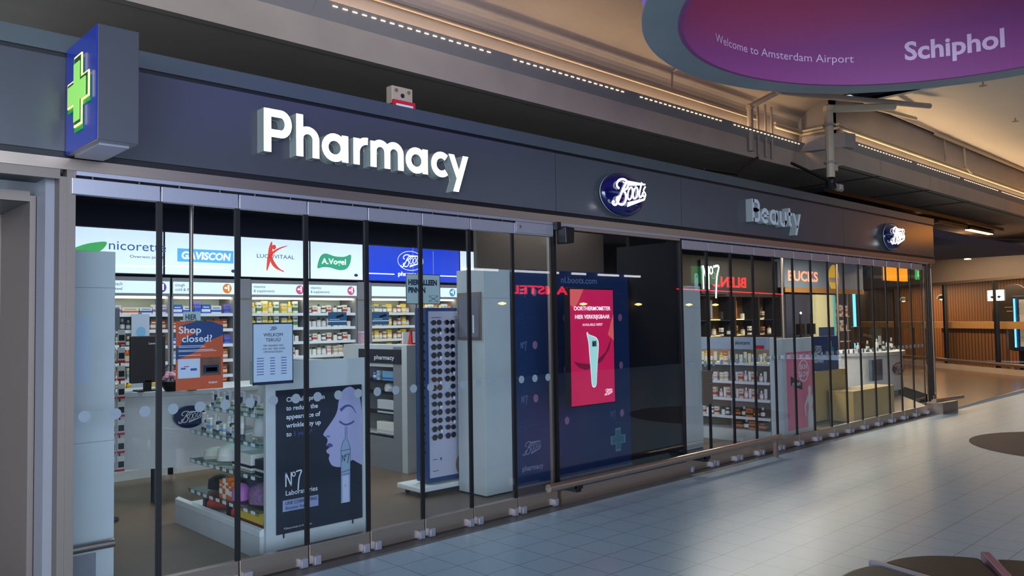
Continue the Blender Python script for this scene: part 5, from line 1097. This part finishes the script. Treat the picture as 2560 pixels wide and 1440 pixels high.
t = rest('metal_rail', 'shiny brass coloured foot rail in front of the restaurant glass', 'rail'); smooth(obj('tube', MB().tube((-14, -.12, .27), (5, -.12, .27), .05, 12), M['steelh'], t))
for k in range(6): obj('support', MB().box(-13+k*3.2, -12.94+k*3.2, -.10, .0, .1, .27), M['steel'], t)
for i, s in enumerate((-9.6, -6.6, -3.55, -1.04, 1.5)):
    t = rest('restaurant_glass_panel', '%s glass pane of the restaurant front with black post' % ORD[i], 'glass panel', s, 0, 0, 'restaurant glass panes')
    obj('pane', MB().box(.04, 2.4, -.005, .005, .3, 2.6), M['glass'], t); obj('post', MB().box(-.05, .05, -.05, .05, .1, 2.6), M['black'], t)
t = rest('round_wall_emblem', 'large dark round emblem on the slatted wood wall', 'emblem', -2.5, 1.5, 1.55); obj('disc', MB().prism(ell(0, 0, 1.0, 1.0, 48), 'y', -.04, 0), mat('dark_disc', '#2a211c', .5), t); obj('menu_lines', MB().box(-.4, .4, -.045, -.04, .3, .32).box(-.3, .3, -.045, -.04, .18, .2), M['woodlight'], t); 
t = rest('drinks_fridge', 'drinks fridge with cyan light strips in the restaurant', 'fridge', -.75, .5, 0)
bevel(obj('cabinet', MB().box(-.35, .60, .0, .6, .62, 2.15), M['posterdark'], t), .01); obj('interior', MB().box(-.05, .42, -.01, .0, .75, 2.05), mat('fridge_interior', '#a89880', .4, em=.35, vary=.3, scale=8), t)
for x in (-.26, .52): obj('light_strip', MB().box(x, x+.05, -.03, -.01, .72, 2.08), M['cyanlit'], t)
for z in (1.0, 1.3, 1.6, 1.85): obj('shelf', MB().box(-.05, .42, -.03, -.01, z, z+.015), M['white2'], t)
obj('legs', MB().box(-.3, -.2, .1, .5, 0, .62).box(.45, .55, .1, .5, 0, .62), M['black'], t)
t = rest('white_notice', 'white double notice on the restaurant glass', 'notice', -1.02, -.02, 2.03); obj('sheet', MB().box(-.36, .36, 0, .01, 0, .30), M['whiteprint'], t)
multi('moustache_print', [(0, [(-.25, .12), (-.15, .06), (-.06, .12), (-.15, .14)]), (0, [(.06, .12), (.15, .06), (.25, .12), (.15, .14)])], (0, 0, 0), FRONT, [M['inkblack']], t)
for i, s in enumerate((-8.5, -6.0, -3.2, .5)):
    t = rest('pendant_lamp', '%s warm pendant lamp in the restaurant counted from the left' % ORD[i], 'lamp', s, 1.3, 2.2, 'restaurant pendant lamps'); obj('shade', MB().lathe([(.16, 0), (.10, .12), (.02, .16)], (0, 0, 0), 18), M['black'], t); obj('bulb', MB().lathe([(.02, -.03), (.06, 0), (.02, .04)], (0, 0, 0), 12), M['warmlamp'], t); obj('cord', MB().tube((0, 0, .16), (0, 0, .65), .006, 6), M['black'], t)
t = thing('track_light', 'white track light hung from a pale rail outside the restaurant', 'lamp', loc=(20.8, 2.0, 3.30)); obj('rail', MB().tube((0, 0, 0), (5.2, 0, .33), .03, 8), M['pipew'], t); obj('spotlight', MB().tube((2.6, 0, .12), (2.6, 0, -.02), .04, 8).tube((2.45, 0, -.08), (2.75, 0, -.02), .09, 12), M['white2'], t); obj('spot_bulb', MB().box(2.46, 2.60, -.06, .06, -.185, -.165), M['warmlamp'], t)
for x in (.8, 2.9): obj('hanger', MB().tube((x, 0, x*.063), (x, 0, .5), .012, 6), M['pipew'], t)
t = thing('roof_truss', 'dark steel truss under the far ceiling above the restaurant', 'truss', loc=(19.5, 3.5, 3.55))
for a, b in (((0, 0, .15), (9, -3, .2)), ((0, 0, -.15), (9, -3, -.1)), ((2, -.6, .1), (3.5, -1.1, -.1)), ((5, -1.6, .1), (6.5, -2.1, -.1)), ((3.5, -1.1, -.1), (5, -1.6, .1))): obj('truss_bar', MB().tube(a, b, .04, 8), mat('truss_steel', '#3a3e46', .5), t)
for s_, pw in ((-2.0, 150), (-9.0, 130)):
    p = Q0+dd*s_-nn*1.3; area('restaurant_light', (p.x, p.y, 2.8), (0, 0, TH), 6, 1.0, (1.0, .70, .42), pw)
p = Q0+dd*(-1.0)+nn*1.8; area('lobby_light', (p.x, p.y, 3.55), (0, 0, TH), 5, .25, (1.0, .70, .42), 210)

# ================================================================= FOREGROUND BENCH AND FLOOR
t = thing('floor_disc', 'brown round carpet patch on the pale tiled floor at the right edge', 'carpet', loc=(12.0, -2.75, 0)); obj('carpet', MB().lathe([(1.35, 0), (1.35, .006), (1.3, .008)], (0, 0, 0), 64), mat('brown_carpet', '#5a4a40', .9, vary=.2, scale=60, bump=.2), t)
t = thing('round_bench', 'round black leather bench with silver and mauve dividers in the near right corner', 'bench', loc=(3.77, -4.08, 0))
ga = [75, 29, -17, -63, -109, -155, -201, -233]
for k in range(8):
    a1, a0 = math.radians(ga[k]-2.2), math.radians((ga[k+1] if k < 7 else ga[0]-360)+2.2); P = [(.16*math.cos(a0), .16*math.sin(a0))]+[((.72+.035*math.sin(PI*i/12))*math.cos(a0+(a1-a0)*i/12), (.72+.035*math.sin(PI*i/12))*math.sin(a0+(a1-a0)*i/12)) for i in range(13)]+[(.16*math.cos(a1), .16*math.sin(a1))]
    bevel(obj('seat_pad', MB().prism(P, 'z', .37, .462), M['seat'], t), .022, 4)
    a = math.radians(ga[k]); c, s = math.cos(a), math.sin(a); bar = [(.14*c-s*.02, .14*s+c*.02), (.14*c+s*.02, .14*s-c*.02), (.755*c+s*.02, .755*s-c*.02), (.755*c-s*.02, .755*s+c*.02)]
    bevel(obj('divider', MB().prism(bar, 'z', .36, .468 if k != 1 else .482), M['alu'] if k % 2 == 0 else M['mauve'], t), .004)
obj('pedestal', MB().lathe([(.42, 0), (.42, .03), (.3, .06), (.3, .36), (.6, .365)], (0, 0, 0), 32), M['steel'], t)

# ================================================================= SHOPS ACROSS THE HALL (seen only as reflections in the glass)
t = thing('hanging_way_sign', 'yellow lit way sign farther down the hall, mirrored in the right end of the fascia', 'sign', loc=(22.0, -3.0, 3.30)); obj('lit_face', MB().box(0, 3.2, 0, .08, 0, .8), mat('bright_yellow_sign', '#ffae2c', .4, em=4.5, emcol='#ff9a18'), t)
for x in (.4, 2.8): obj('hanger', MB().tube((x, .04, .8), (x, .04, 1.56), .012, 6), M['steel'], t)
struct('wall_opposite', MB().box(4.6, 34, -12.6, -12.4, 0, 4.6), mat('opposite_wall', '#1c1a1c', .7))
for s_, x, z, cap, fit, w_ in (('AMSTEL', 18.9, 2.50, .26, 2.5, 'red neon lettering across the hall, mirrored in the dark bay glass'), ('BLEND', 29.9, 2.92, .42, 2.6, 'large red neon lettering across the hall, mirrored in the right glass')):
    t = thing('neon_lettering', w_, 'neon sign', loc=(x, -12.32, z)); text(s_, cap, (0, 0, 0), ((-1, 0, 0), (0, 0, 1)), M['redlit'], t, bold=.03, fit=fit); obj('backing', MB().box(-fit-.2, .2, -.06, -.02, -.15, cap+.2), M['inkblack'], t)
t = thing('neon_strip', 'long red neon line across the hall, mirrored in the right glass', 'neon', loc=(24.9, -12.3, 2.78)); obj('tube', MB().tube((0, 0, 0), (8, 0, -.1), .02, 8), M['redlit'], t); obj('bracket', MB().box(0, 8, -.08, -.04, -.12, .0), M['black'], t)
t = thing('menu_lightbox', 'row of white lit menu strips across the hall, mirrored above the navy wall', 'lightbox', loc=(14.5, -12.3, 3.14))
for a, b in ((0, 1.4), (1.9, 4.0), (4.6, 5.3), (5.9, 7.0), (7.3, 8.2)): obj('lit_strip', MB().box(a, b, 0, .02, 0, .07), mat('menu_white', '#ffffff', .4, em=3.2), t)
t = thing('hanging_wayfinder', 'green hanging way sign across the hall, mirrored near the white numeral', 'sign', loc=(27.6, -12.2, 3.0)); obj('lit_face', MB().box(-1.9, 0, 0, .05, 0, .66), M['greenlit'], t); text('G', .3, (-.3, .06, .2), ((-1, 0, 0), (0, 0, 1)), M['whiteprint'], t)
for i, x in enumerate((16.0, 19.6, 22.5, 25.6, 27.4)):
    t = thing('wall_lamp', '%s warm lamp across the hall, mirrored in the glass' % ORD[i], 'lamp', 'lamps across the hall', (x, -12.25, 2.15)); obj('bulb', MB().lathe([(.02, 0), (.12, .03), (.12, .06), (.02, .09)], (0, 0, 0), 14), M['warmlamp'], t); obj('arm', MB().tube((0, 0, .09), (0, -.1, .2), .01, 6), M['black'], t)
